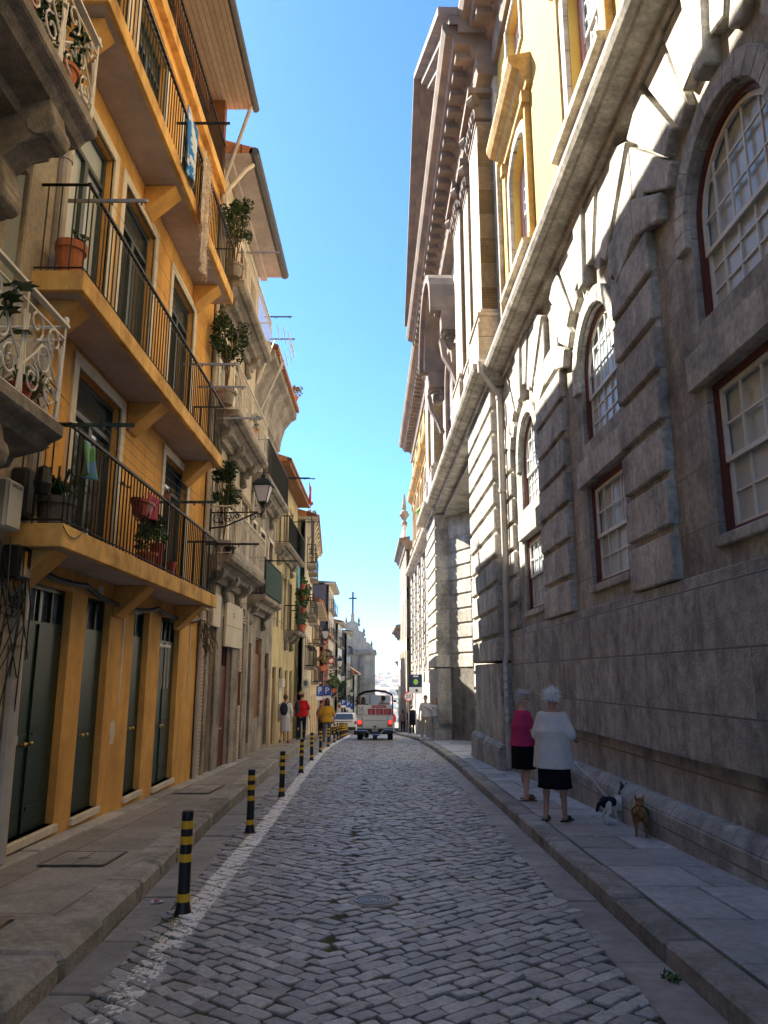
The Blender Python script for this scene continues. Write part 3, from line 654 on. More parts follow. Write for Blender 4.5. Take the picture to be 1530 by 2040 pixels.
# giant order on the pavilion
mb = MB(RM); front = MB(RM); cap = MB(RM); gold = MB(RM)
bl(mb, 17.55, 37.3, -.6, .0, 9.4, 18.2); bl(mb, 22.1, 33.1, -1.3, .0, 8.5, 8.56)
for s0, s1, o in ((18.0, 19.5, .42), (20.9, 22.0, .30), (22.0, 23.6, .42), (32.4, 33.8, .42), (35.4, 36.8, .42)):
    front.cut(); gold.cut(); cap.cut(); bl(front, s0, s1, 0, o, 10.9, 16.4)
    bl(gold, s0-.0, s0+.03, 0.002, o-.02, 10.92, 16.38)  # shaded near side coloured gold to imitate warm bounced light
    bl(front, s0-.14, s1+.14, 0, o+.14, 9.44, 10.5)
    for q, (dd, z0, z1) in enumerate(((.1, 10.5, 10.66), (.14, 10.66, 10.76), (.05, 10.76, 10.9))): bl(front, s0-dd, s1+dd, 0, o+dd, z0, z1)
    bl(cap, s0-.02, s1+.02, 0, o+.03, 16.4, 16.5); bl(cap, s0-.05, s1+.05, 0, o+.06, 16.6, 17.2); bl(cap, s0-.22, s1+.22, 0, o+.24, 17.25, 17.42)
    for ss in (s0-.08, s1+.08):
        for oo in (o+.08,):
            mb_c = [(ss, oo, 17.08)]
            cap.tube([(ss-.1, oo-.05, 17.08), (ss+.1, oo+.08, 17.08)], .16, 10)
    for j in range(5): cap.ball((lerp(s0, s1, (j+.5)/5), o+.06, 16.75+.1*(j % 2)), (.13, .1, .22), 6, 4)
mb.build('pavilion_wall', stone_b, pal); front.build('giant_pilaster', stone_pil, pal, bevel=.012); gold.build('warm_bounce_face', stone_gold, pal)
cap.build('pilaster_capital', stone_dk, pal, bevel=.01)
# scroll console, arched hood and niche in the central bay
mb = MB(RM)
def scroll(mb, s, o, z, k=1., w=.35):
    pts = [(o+k*(.30+.32*(1-t)*cos(t*9)), z+k*(.34*(1-t)*sin(t*9))) for t in [i/22 for i in range(23)]]
    for (o1, z1), (o2, z2) in zip(pts, pts[1:]): mb.tube([(s, o1, z1), (s+w, o2, z2)][:2] if False else [(s-w/2, o1, z1), (s+w/2, o1, z1)], .07*k, 6)
    t2 = [(o+k*.62, z-.0), (o+k*.55, z-k*.5), (o+k*.3, z-k*.95), (o+k*.16, z-k*1.35)]
    for (o1, z1), (o2, z2) in zip(t2, t2[1:]): mb.hexa([(s-w/2, o1-.12, z1), (s+w/2, o1-.12, z1), (s+w/2, o1+.06, z1), (s-w/2, o1+.06, z1), (s-w/2, o2-.12, z2), (s+w/2, o2-.12, z2), (s+w/2, o2+.06, z2), (s-w/2, o2+.06, z2)])
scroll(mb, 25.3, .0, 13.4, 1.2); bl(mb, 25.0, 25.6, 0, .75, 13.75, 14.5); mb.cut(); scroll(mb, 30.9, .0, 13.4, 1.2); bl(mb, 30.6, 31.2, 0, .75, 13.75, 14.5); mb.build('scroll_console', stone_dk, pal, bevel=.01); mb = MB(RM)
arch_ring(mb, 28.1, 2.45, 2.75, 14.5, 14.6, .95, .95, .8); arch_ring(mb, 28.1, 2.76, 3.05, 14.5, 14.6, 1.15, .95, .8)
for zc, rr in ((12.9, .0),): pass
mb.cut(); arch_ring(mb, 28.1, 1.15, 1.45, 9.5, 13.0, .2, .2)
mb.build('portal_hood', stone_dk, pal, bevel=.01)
sash(pal, RM, 26.95, 29.25, 9.5, 14.1, .06, 4, 5, zs=13.0, rise=1.1, gl=glass)
mb = MB(RM)      # iron guard on the central balcony
for i in range(46): s = 24.8+i*.16; mb.tube([(s, .42, 9.2), (s+.05, .47, 9.6), (s, .42, 10.2)], .018, 4)
for z in (9.3, 9.75, 10.2): mb.tube([(24.8, .42, z), (32.1, .42, z)], .025, 4)
mb.build('balcony_guard', mat('rusty_iron', (.13, .07, .06), var=.3, bump=0), pal)
# main entablature
def entab(mb, s0, s1, d, z=17.9):
    profile(mb, s0, s1, [(-.6, z), (d, z), (d+.06, z+.25), (d, z+.27), (d+.02, z+.75), (d+.12, z+.8), (d+.2, z+.95), (d+.62, z+1.0), (d+.66, z+1.2), (d+.86, z+1.26), (d+.95, z+1.45), (d+.95, z+1.6), (-.6, z+1.75)])
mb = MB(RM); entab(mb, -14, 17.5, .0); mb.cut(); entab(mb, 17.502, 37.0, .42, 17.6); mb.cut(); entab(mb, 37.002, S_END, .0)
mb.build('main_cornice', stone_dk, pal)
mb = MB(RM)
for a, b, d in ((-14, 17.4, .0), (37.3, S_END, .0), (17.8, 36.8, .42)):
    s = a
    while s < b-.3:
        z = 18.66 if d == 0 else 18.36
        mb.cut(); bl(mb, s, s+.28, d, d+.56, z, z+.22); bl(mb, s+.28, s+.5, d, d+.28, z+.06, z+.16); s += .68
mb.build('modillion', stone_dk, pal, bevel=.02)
# pediment
mb = MB(RM)
def rake(mb, s0, z0, s1, z1, o0, o1, th):
    mb.hexa([(s0, o0, z0), (s1, o0, z1), (s1, o1, z1), (s0, o1, z0), (s0, o0, z0+th), (s1, o0, z1+th), (s1, o1, z1+th), (s0, o1, z0+th)])
B0, B1, AP, ZA = 17.3, 36.2, 27.2, 26.2
for k, (dz, o1, th) in enumerate(((-.55, .95, .25), (-.3, 1.2, .28), (0, 1.5, .26))):
    mb.cut(); rake(mb, B0, 19.3+dz, AP, ZA+dz, -.6, o1, th-.003); mb.cut(); rake(mb, AP, ZA+dz, B1, 19.3+dz, -.6, o1, th-.003)
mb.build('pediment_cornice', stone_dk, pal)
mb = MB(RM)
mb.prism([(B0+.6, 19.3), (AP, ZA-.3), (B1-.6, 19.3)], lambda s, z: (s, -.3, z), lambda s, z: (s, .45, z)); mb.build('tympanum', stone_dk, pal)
mb = MB(RM)
for q in (0, .12): 
    pts = [(27.2+(1.15-q)*cos(a)*.9, .55+q, 21.6+(1.5-q)*sin(a)) for a in [2*pi*i/20 for i in range(21)]]
    mb.tube(pts, .12, 6)
for s, sg in ((25.2, 1), (29.2, -1)):
    pts = [(s+sg*.7*(1-t)*cos(t*8), .6, 20.9+.7*(1-t)*sin(t*8)) for t in [i/18 for i in range(19)]]; mb.tube(pts, .11, 6)
mb.ball((27.2, .6, 21.6), (.8, .2, 1.1)); mb.ball((27.2, .62, 23.4), (.5, .22, .35))
mb.build('pediment_ornament', stone_dk, pal, smooth=True)
# roof behind
mb = MB(RM); mb.hexa([(-14, .3, 19.55), (S_END, .3, 19.55), (S_END, -9, 19.55), (-14, -9, 19.55), (-14, -4, 21.6), (S_END, -4, 21.6), (S_END, -4.4, 21.6), (-14, -4.4, 21.6)]); mb.build('roof', roof_t, pal)
# downpipe at the corner pavilion
mb = MB(RM)
mb.tube([(17.35, .62, 9.15), (17.35, .62, 8.9), (17.55, .14, 8.35), (17.55, .14, 5.9)], .07, 8); mb.tube([(17.55, .14, 5.95), (17.55, .14, 2.1)], .062, 8)
mb.tube([(17.55, .14, 2.15), (17.55, .2, 1.9), (17.5, .2, -.4)], .062, 8)
for z in (8.3, 5.95, 2.15, .4): mb.tube([(17.55, .14 if z > 2 else .2, z-.05), (17.55, .14 if z > 2 else .2, z+.05)], .085, 8)
mb.build('downpipe', pipe_m, pal)
mb = MB(RM); rnd = random.Random(2)
for i in range(9):
    z = .25+i*.18; mb.hexa([(17.46, .262, z), (17.46, .262, z+.12), (17.44, .262, z+.12), (17.44, .262, z)]+[(17.43, .19, z), (17.43, .19, z+.12), (17.425, .19, z+.12), (17.425, .19, z)]) if rnd.random() < .75 else None
mb.build('sticker', flat('sticker_paper', (.6, .6, .58)), pal)
# graffiti strokes on the splayed jamb
mb = MB(RM)
def stroke(mb, pts, P, r=.016):
    mb.tube([P(a, b) for a, b in pts], r, 4)
def GJ(a, b): return (33.62-.62*(1-a)*0-a*.0-(1-a)*.62, .28-(1-a)*.23+.035 if False else lerp(.06, .32, a), b)
rnd = random.Random(8)
for z, n in ((.9, 5), (.35, 4), (-.3, 3)):
    for i in range(n):
        a = .1+.8*i/n; pts = [(a+rnd.uniform(-.05, .09), z+rnd.uniform(-.14, .14)) for _ in range(5)]
        stroke(mb, pts, lambda p, q: (lerp(31.95, 33.12, p)-.012, lerp(-1.08, -.24, p)+.016, q))
mb.build('graffiti', flat('black_spray_paint', (.012, .012, .014), .7), pal)
# fern growing on the ledge
r = empty('wall_fern', (3.36-.9-.5, 36.0, 9.2), 'bright green fern growing on the palace ledge', 'plant')
mb = MB(); mb.blades((0, 0, 0), 60, .75, .05, droop=.9); mb.build('fronds', mat('fern_green', (.16, .3, .04), var=.2, bump=0, isl=.3), r); 
mb = MB(); mb.tube([(0, 0, -.05), (0, 0, .1)], .04); mb.build('stem', stem_m, r)
# ------------------------------------------------------------ left side
def railing(par, mp, s0, s1, o, z0, z1, m, name='railing', sp=.115, ends=True, r=.009, owall=0., rail=.018, fancy=False):
    mb = MB(mp); n = max(2, int((s1-s0)/sp))
    for i in range(n+1):
        s = lerp(s0, s1, i/n); mb.tube([(s, o, z0), (s, o, z1)], r, 4, False)
        if fancy and i < n: mb.tube([(s, o, z1-.28), (lerp(s0, s1, (i+.5)/n), o, z1-.1), (lerp(s0, s1, (i+1)/n), o, z1-.28)], r*.8, 4, False)
        if fancy and i < n: mb.tube([(s, o, z0+.25), (lerp(s0, s1, (i+.5)/n), o, z0+.08), (lerp(s0, s1, (i+1)/n), o, z0+.25)], r*.8, 4, False)
    mb.box((s0-rail, o-rail, z1), (s1+rail, o+rail, z1+.03)) if not mp else mb.add([(a, b, c) for c in (z1, z1+.03) for a, b in ((s0-rail, o-rail), (s1+rail, o-rail), (s1+rail, o+rail), (s0-rail, o+rail))], [(0,3,2,1),(4,5,6,7),(0,1,5,4),(1,2,6,5),(2,3,7,6),(3,0,4,7)])
    mb.tube([(s0, o, z0+.04), (s1, o, z0+.04)], r*1.3, 4)
    if ends:
        for s in (s0, s1):
            k = max(2, int((o-owall)/sp))
            for i in range(k): q = lerp(owall, o, i/k); mb.tube([(s, q, z0), (s, q, z1)], r, 4, False)
            mb.tube([(s, owall, z1+.015), (s, o, z1+.015)], .02, 4); mb.tube([(s, owall, z0+.04), (s, o, z0+.04)], r*1.3, 4)
    return mb.build(name, m, par)
def door_leaf(par, mp, s0, s1, z0, z1, o, m, fan=.42, knobs=True, name='door', panels=1, rail=None, grille=False):
    mb = MB(mp); fz = z1-fan
    mb.box((s0, o-.08, z0), (s1, o, fz)); mb.box((s0, o-.08, fz), (s0+.05, o, z1)); mb.box((s1-.05, o-.08, fz), (s1, o, z1)); mb.box((s0+.05, o-.08, z1-.05), (s1-.05, o, z1))
    w = (s1-s0)
    for i in range(panels):
        a = s0+w*i/panels+.07; b = s0+w*(i+1)/panels-.07
        for c, d in ((z0+.22, z0+.26), (z0+.98, z0+1.005)): mb.box((a, o, c), (b, o+.014, d))
    if panels > 1: mb.box(((s0+s1)/2-.02, o, z0), ((s0+s1)/2+.02, o+.02, fz))
    f = mb.build(name, m, par)
    n = max(2, int(w/.25)); mb = MB(mp)
    for i in range(1, n): s = lerp(s0, s1, i/n); mb.box((s-.015, o-.05, fz+.02), (s+.015, o-.005, z1-.05))
    mb.box((s0+.05, o-.05, fz), (s1-.05, o-.004, fz+.03)); mb.build('fanlight_bars', m, f)
    mb = MB(mp); mb.quad((s0+.05, o-.06, fz+.03), (s1-.05, o-.06, fz+.03), (s1-.05, o-.06, z1-.05), (s0+.05, o-.06, z1-.05)); mb.build('fanlight_glass', glass_c, f)
    if knobs:
        mb = MB(mp)
        for ds in (-.07, .07):
            c = (s0+w*.42+ds, o+.05, z0+.9); mb.cut(); mb.tube([(c[0], o, c[2]), (c[0], o+.03, c[2])], .012, 6); mb.ball(c, .026, 8, 6)
        mb.build('door_knob', mat('brass', (.55, .42, .18), rough=.3, metal=.9, var=0, bump=0), f, smooth=True)
    if grille:
        mb = MB(mp)
        for i in range(5):
            s = s0+.09+i*(w-.45)/4; mb.tube([(s, o+.02, z0+1.5), (s+.03, o+.02, z0+1.62), (s, o+.02, z0+1.75), (s, o+.02, fz-.06)], .008, 4)
        mb.box((s0+.05, o+.01, fz-.08), (s1-.3, o+.03, fz-.03)); mb.build('grille', iron_w, f)
    return f
def french(par, mp, s0, s1, z0, z1, o, fr=green_win, gl=glass, name='balcony_door', trans=.45, leaves=2, surround=None, sw=.14, so_=0., curtain=False):
    mb = MB(mp); t = .06
    mb.box((s0, o-.07, z0), (s0+t, o, z1)); mb.box((s1-t, o-.07, z0), (s1, o, z1)); mb.box((s0+t, o-.07, z1-t), (s1-t, o, z1)); mb.box((s0+t, o-.07, z0), (s1-t, o, z0+.12))
    if trans: mb.box((s0+t, o-.07, z1-trans-t), (s1-t, o+.01, z1-trans))
    zt = z1-trans if trans else z1-t
    for i in range(1, leaves): s = lerp(s0, s1, i/leaves); mb.box((s-.05, o-.07, z0+.12), (s+.05, o+.015, zt-(t if trans else 0)))
    f = mb.build(name, fr, par)
    mb = MB(mp); mb.quad((s0+t, o-.04, z0+.12), (s1-t, o-.04, z0+.12), (s1-t, o-.04, z1-t), (s0+t, o-.04, z1-t)); mb.build('glass', gl, f)
    if surround:
        mb = MB(mp); a, b = s0-sw, s1+sw
        mb.box((a, so_-.02, z0-.02), (s0, so_+.03, z1)); mb.box((s1, so_-.02, z0-.02), (b, so_+.03, z1)); mb.box((a, so_-.02, z1), (b, so_+.03, z1+sw)); mb.build('surround', surround, f)
    return f
# base positions: everything in the root's frame with o measured from the wall face
def root(name, label, X, ang=0., cat='building', y0=0): return empty(name, (X, y0, 0), label, cat, rz=ang)

# ---- the ochre building
ob = root('ochre_building', 'ochre plastered house with dark green doors and long ochre balconies', -3.65)
Y0, Y1 = 7.42, 14.9
doors = [(7.62, 8.84, .02), (9.3, 10.12, .0), (11.1, 11.82, -.04), (12.44, 13.6, -.1)]
mb = MB(LM)
panel(mb, Y0, Y1, -1.2, 2.95, [(a, b, c, 2.58) for a, b, c in doors], 0, .16)
w1 = [(8.4, 9.9), (12.05, 13.5)]; w2 = [(7.72, 8.95), (9.4, 10.8), (11.85, 13.3)]
panel(mb, Y0, Y1, 2.95, 5.5, [(a, b, 3.05, 5.22) for a, b in w1], 0, .18)
panel(mb, Y0, Y1, 5.5, 9.0, [(a, b, 5.7, 8.42) for a, b in w2], 0, .18)
panel(mb, Y0, Y1, 9.0, 12.3, [(a, b, 9.2, 11.6) for a, b in w2], 0, .18)
mb.quad((Y1, 0, -1.2), (Y1, -6, -1.2), (Y1, -6, 12.3), (Y1, 0, 12.3)); mb.quad((Y0, 0, 5), (Y0, -6, 5), (Y0, -6, 12.3), (Y0, 0, 12.3))
mb.build('wall', pl_och, ob)
mb = MB(LM); mb.box((Y0, -8, -1), (Y1-.01, -.26, 12.35)); mb.build('core', pl_och, ob)
for k, (a, b, c) in enumerate(doors):
    door_leaf(ob, LM, a, b, c, 2.58, -.09, green_door, panels=2 if k in (0, 3) else 1, grille=(k == 3))
mb = MB(LM)
for a, b, c in doors: mb.cut(); mb.box((a-.03, -.16, c-.085), (b+.03, .05, c))
mb.build('door_sill', trim_w, ob, bevel=.01)
for a, b in w1: french(ob, LM, a, b, 3.05, 5.22, -.1, surround=trim_w)
for a, b in w2:
    french(ob, LM, a, b, 5.7, 8.42, -.1, surround=trim_w, leaves=2, gl=glass_l if a < 8 else glass); french(ob, LM, a, b, 9.2, 11.6, -.1, surround=trim_w)
def slab(zb, zt, y0, y1, o=.6, nm='balcony', corb=(7.35, 10.35, 13.35)):
    mb = MB(LM); mb.box((y0, 0, zb), (y1, o, zt)); f = mb.build(nm, pl_och2, ob, bevel=.008)
    mb = MB(LM); mb.quad((y0+.05, .01, zb-.003), (y1-.05, .01, zb-.003), (y1-.05, o-.06, zb-.003), (y0+.05, o-.06, zb-.003)); mb.build('soffit', soffit, f)
    mb = MB(LM)
    for y in corb: mb.cut(); mb.hexa([(y-.18, 0, zb-.42), (y+.18, 0, zb-.42), (y+.18, .04, zb-.42), (y-.18, .04, zb-.42), (y-.18, 0, zb-.004), (y+.18, 0, zb-.004), (y+.18, o-.12, zb-.004), (y-.18, o-.12, zb-.004)])
    mb.build('corbel', pl_och, f, bevel=.01); return f
for zb, zt, y0, y1 in ((2.81, 3.035, 7.03, 13.74), (5.43, 5.65, 6.97, 13.7), (8.93, 9.16, 6.96, 13.95)):
    f = slab(zb, zt, y0, y1); railing(f, LM, y0+.02, y1-.02, .57, zt, zt+.98, iron)
# upper band, set-back gallery and boarded eaves
mb = MB(LM); mb.box((7.3, -.3, 12.1), (14.9, .12, 12.36)); mb.box((7.3, -.3, 11.75), (14.9, .05, 11.84)); f = mb.build('upper_band', pl_och2, ob)
railing(f, LM, 7.4, 14.75, .09, 12.36, 13.2, iron)
mb = MB(LM); panel(mb, 7.4, 14.9, 12.36, 14.3, [(8+1.38*i, 9.2+1.38*i, 12.5, 14.0) for i in range(5)], -.3, .1); mb.box((14.7, -.3, 12.36), (14.9, .06, 14.35)); mb.build('gallery_wall', wood_br, ob)
for i in range(5): french(ob, LM, 8+1.38*i, 9.2+1.38*i, 12.5, 14.0, -.36, name='gallery_window')
mb = MB(LM); mb.box((7.3, -.9, 14.36), (15.0, .62, 14.41)); mb.build('eaves_boards', wood_sof, ob)
mb = MB(LM); mb.hexa([(7.3, -5, 14.45), (15.05, -5, 14.45), (15.05, .66, 14.413), (7.3, .66, 14.413), (7.3, -5, 16.4), (15.05, -5, 16.4), (15.05, .66, 14.56), (7.3, .66, 14.56)]); rf = mb.build('roof', roof_t, ob)
mb = MB(LM); mb.tube([(7.3, .68, 14.44), (15.1, .68, 14.44)], .085, 8); mb.build('gutter', roof_dk, rf)
mb = MB(LM); mb.tube([(14.93, .06, 12.3), (14.93, .06, -.3)], .045, 8); mb.tube([(14.93, .6, 14.4), (14.93, .06, 12.4), (14.93, .06, 12.2)], .045, 8)
for z in (1, 3.2, 6, 9): mb.tube([(14.93, .06, z), (14.93, .06, z+.07)], .058, 8)
mb.build('downpipe', pipe_m, ob)
mb = MB(LM); mb.box((10.62, 0, 1.25), (10.645, .02, 2.58)); mb.cut(); mb.box((14.3, 0, 1.3), (14.33, .02, 2.55)); mb.build('cable_duct', trim_w, ob)
mb = MB(LM); mb.prism([(10.42, .72), (10.55, .72), (10.6, .85), (10.58, .98), (10.5, 1.04), (10.42, 1.0), (10.4, .86), (10.44, .8)], lambda a, b: (a, -.005, b), lambda a, b: (a, .004, b)); mb.build('plaster_patch', trim_w, ob)
mb = MB(LM); mb.box((9.62, 0, 2.64), (9.78, .01, 2.74)); p_ = mb.build('house_number', white_plastic, ob)
mb = MB(LM); mb.box((7.66, -.09, .92), (7.98, -.07, 1.02)); mb.build('letter_plate', silver, ob, bevel=.01)

# ---- nearest building, only its far end is in view
nb = root('granite_house', 'old granite house with white scrolled balconies cut off by the left edge', -3.65)
mb = MB(LM); N0, N1 = -10., 7.4
nw = [(4.3, 5.95), (1, 2.6)]
panel(mb, N0, N1, -1, 3.1, [(4.3, 6.2, .1, 2.7)], 0, .3); panel(mb, N0, N1, 3.1, 6.5, [(a, b, 3.9, 6.0) for a, b in nw], 0, .3); panel(mb, N0, N1, 6.5, 15.5, [(a, b, 7.1, 9.6) for a, b in nw], 0, .3)
mb.build('wall', gran_l, nb)
mb = MB(LM); mb.box((N0, -8, -1), (N1-.01, -.31, 15.5)); mb.build('core', gran_l, nb)
mb = MB(LM); mb.box((6.75, 0, -1), (7.3, .07, 15.3)); mb.box((6.15, 0, 3.7), (6.45, .05, 6.1)); mb.box((4.1, 0, 6.02), (6.45, .09, 6.25)); mb.box((6.0, 0, 7.0), (6.3, .05, 9.7)); mb.build('stone_trim', gran_l, nb, bevel=.015)
for a, b in nw:
    french(nb, LM, a, b, 3.9, 6.0, -.2, fr=white_pt); french(nb, LM, a, b, 7.1, 9.6, -.2, fr=white_pt)
mb = MB(LM); mb.box((6.48, .0, 3.7), (6.74, .015, 9.6)); mb.build('painted_strip', mat('grey_green_paint', (.3, .32, .3), var=.08, bump=.05), nb)
door_leaf(nb, LM, 4.3, 6.2, .1, 2.7, -.2, green_door, panels=2)
mb = MB(LM); mb.box((N0, -1, 15.4), (N1, .6, 15.7)); mb.build('eaves', gran_l, nb)
def stone_balcony(par, z, y0, y1, o, mat_, cons, th=.38, name='balcony', oc=.12, k=1.):
    mb = MB(LM)
    profile(mb, y0, y1, [(0, z-th-.15), (.12, z-th-.15), (.16, z-th-.03), (.3, z-th), (.33, z-th+.08), (o-.16, z-th+.15), (o-.1, z-.16), (o-.02, z-.12), (o, z-.1), (o, z), (0, z)])
    f = mb.build(name, mat_, par)
    mb = MB(LM)
    for y in cons:
        mb.cut()
        pts = [(.02, z-th-.95*k), (.16*k, z-th-.9*k), (.26*k, z-th-.7*k), (.2*k, z-th-.45*k), (.34*k, z-th-.32*k), (o-oc-.06, z-th-.22*k), (o-oc, z-th-.02), (o-oc-.04, z-th+.16), (.02, z-th+.16)]; w_ = .08+.07*k
        mb.prism(pts, lambda a, b: (y-w_, a, b), lambda a, b: (y+w_, a, b))
        mb.tube([(y-w_-.02, o-oc-.1, z-th-.1*k), (y+w_+.02, o-oc-.1, z-th-.1*k)], .14*k, 10); mb.tube([(y-w_-.015, .17*k, z-th-.78*k), (y+w_+.015, .17*k, z-th-.78*k)], .11*k, 10)
    mb.build('console', mat_, f, bevel=.012); return f
def scroll_rail(par, y0, y1, o, z0, z1, m, owall=0.):
    mb = MB(LM); r = .011
    H = z1-z0
    n = max(1, round((y1-y0)/.78)); w = (y1-y0)/n
    def spiral(c, R, a0, turns, sg, k=14): return [(c[0]+sg*R*(1-.8*t)*cos(a0+2*pi*turns*t), c[1]+R*(1-.8*t)*sin(a0+2*pi*turns*t)) for t in [i/k for i in range(k+1)]]
    def put(pts, f): mb.tube([f(a, b) for a, b in pts], r, 5, False)
    def unit(f, L, H):
        for sg in (1, -1):
            cx = L/2-sg*L*.0
            put([(L/2-sg*L*.45, .05), (L/2-sg*L*.48, H*.3), (L/2-sg*L*.2, H*.5), (L/2-sg*.05, H*.62)], f)
            put(spiral((L/2-sg*L*.24, H*.76), L*.2, -pi/2, 1.3, sg), f); put(spiral((L/2-sg*L*.24, H*.24), L*.19, pi/2, -1.3, sg), f)
            put([(L/2-sg*L*.44, H*.78), (L/2-sg*L*.47, H*.5), (L/2-sg*L*.43, H*.22)], f)
        a = [(L/2+L*.15*cos(2*pi*i/12), H*.5+H*.12*sin(2*pi*i/12)) for i in range(13)]; put(a, f)
    for i in range(n):
        unit(lambda a, b, i=i: (y0+i*w+a, o, z0+b), w, H)
    unit(lambda a, b: (y1, owall+a, z0+b), o-owall, H)
    for y in [y0+i*w for i in range(n+1)]: mb.tube([(y, o, z0), (y, o, z1)], .012, 5)
    for zz, rr in ((z0+.03, .014), (z1-.12, .011)): mb.tube([(y0, o, zz), (y1, o, zz), (y1, owall, zz)], rr, 5)
    mb.add([(a, b, c) for c in (z1, z1+.025) for a, b in ((y0, o-.03), (y1+.03, o-.03), (y1+.03, o+.03), (y0, o+.03))], [(0,3,2,1),(4,5,6,7),(0,1,5,4),(1,2,6,5),(2,3,7,6),(3,0,4,7)])
    mb.tube([(y1, o, z1), (y1, owall, z1)], .016, 5); mb.ball((y1, o, z1+.06), (.03, .03, .045), 8, 6)
    return mb.build('scrolled_railing', m, par)
iw = mat('white_painted_iron', (.80, .77, .70), rough=.45, var=.05, bump=0)
for z, ye, cs in ((3.82, 6.5, (5.6, 3.3)), (7.02, 6.62, (6.1, 4.0, 1.8))):
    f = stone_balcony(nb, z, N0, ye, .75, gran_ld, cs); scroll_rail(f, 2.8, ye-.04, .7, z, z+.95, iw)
mb = MB(LM); mb.tube([(7.36, .1, 15.2), (7.36, .1, 2.2), (7.4, .1, 1.0), (7.38, .12, -.05)], .075, 10)
for z in (1.9, 3.6, 5.3, 7.2, 9): mb.tube([(7.36, .1, z), (7.36, .1, z+.09)], .09, 10)
mb.build('downpipe', pipe_m, nb)
# meter boxes and cables on the end of the near house
def wallbox(name, label, y, z, w, h, d, m, det=None, o=0.):
    r = empty(name, (-3.65+o, y, z), label, 'utility box'); mb = MB(LM); mb.box((0, 0, 0), (w, d, h)); mb.build('body', m, r, bevel=.02)
    mb = MB(LM); mb.box((.02, d, .02), (w-.02, d+.012, h-.02)); c = mb.build('cover', m, r, bevel=.006)
    if det: det(r, w, h, d)
    return r
bx = wallbox('meter_box', 'cream rounded utility box by the grey downpipe at the left edge', 6.62, 2.92, .30, .46, .17, white_plastic, o=.07)
text_mesh('10MS-603', .05, 'number', flat('printed_grey', (.15, .15, .15)), bx, (.187, .15, .40), (pi/2, 0, pi/2), .001)
wallbox('meter_box', 'dark grey junction box above the cream utility box', 6.98, 3.12, .24, .46, .16, flat('dark_grey_plastic', (.05, .05, .055)), o=.07)
b3_ = wallbox('meter_box', 'small black box with an orange strip below the cream utility box', 6.95, 2.5, .24, .32, .18, black_pl, o=.07)
mb = MB(LM); mb.box((.08, .194, .04), (.12, .2, .26)); mb.build('warning_strip', flat('orange_strip', (.6, .3, .02)), b3_)
mb = MB(); rnd = random.Random(4)
for i in range(14):
    a = Vector((-3.48, rnd.uniform(6.7, 7.3), rnd.uniform(2.5, 3.0))); b = Vector((-3.5, rnd.uniform(6.6, 7.6), rnd.uniform(1.0, 1.9)))
    m_ = (a+b)/2+Vector((rnd.uniform(0, .12), rnd.uniform(-.18, .18), 0)); mb.tube([a, a.lerp(m_, .6), m_, m_.lerp(b, .6), b], .007, 4)
for i in range(7):
    c = Vector((-3.5, 7.15+rnd.uniform(-.1, .1), 2.35+rnd.uniform(-.2, .3))); R_ = rnd.uniform(.08, .16)
    mb.tube([c+Vector((.02*sin(3*q), R_*cos(q), R_*.6*sin(q))) for q in [2*pi*j/12 for j in range(13)]], .006, 4)
tag(mb.build('cable_tangle', black_pl), 'loose black cables tangled around the grey downpipe', 'cables')
# cables running under the first balcony and along the facade
def cable(name, label, pts, r=.008, sag=.0, m=black_pl, cat='cable', n=8):
    mb = MB(); P = []
    for a, b in zip(pts, pts[1:]):
        a, b = Vector(a), Vector(b)
        for i in range(n): t = i/n; p = a.lerp(b, t); p.z -= sag*4*t*(1-t); P.append(p)
    P.append(Vector(pts[-1])); mb.tube(P, r, 5); return tag(mb.build(name, m), label, cat)
cable('wall_cable', 'thick black cable bundle looping under the lowest ochre balcony', [(-3.6, 7.45, 2.72), (-3.6, 9.1, 2.68), (-3.58, 10.4, 2.55), (-3.58, 12, 2.66), (-3.6, 13.6, 2.6), (-3.6, 14.8, 2.7)], .035, .05)
cable('wall_cable', 'thin black wire drooping from the corner of the lowest ochre balcony', [(-3.04, 7.0, 3.0), (-3.03, 7.45, 3.03)], .006, .09)
mb = MB(); rnd = random.Random(14)
for i in range(22):
    p = Vector((-3.62, 14.9+rnd.uniform(-.1, .5), 2.7)); P = [p.copy()]
    for j in range(5): p = p+Vector((rnd.uniform(-.03, .1), rnd.uniform(-.14, .14), -rnd.uniform(.03, .2))); P.append(p.copy())
    mb.tube(P, .008, 4)
tag(mb.build('dry_creeper', mat('dry_twig', (.10, .07, .045), bump=0)), 'dry brown creeper hanging at the far corner under the ochre balcony', 'creeper')

cable('facade_cable', 'thin black cable strung along the ochre facade above the doors', [(-3.62, 7.4, 2.95), (-3.62, 10.5, 2.9), (-3.62, 14.9, 2.98), (-3.55, 20, 3.5), (-3.5, 25, 3.4), (-3.4, 32.6, 3.2)], .01, .05)
cable('facade_cable', 'black cable sagging between the yellow house and the lantern bracket', [(-3.4, 15, 4.9), (-3.2, 20.2, 5.4), (-3.3, 26, 5.2), (-3.3, 32.6, 5.6)], .009, .12)
cable('facade_cable', 'pair of cables looping down the mossy side wall', [(-3.5, 32.6, 7.8), (-3.6, 32.6, 5.2), (-3.9, 32.6, 3.0), (-3.5, 32.6, .6)], .02, .0)
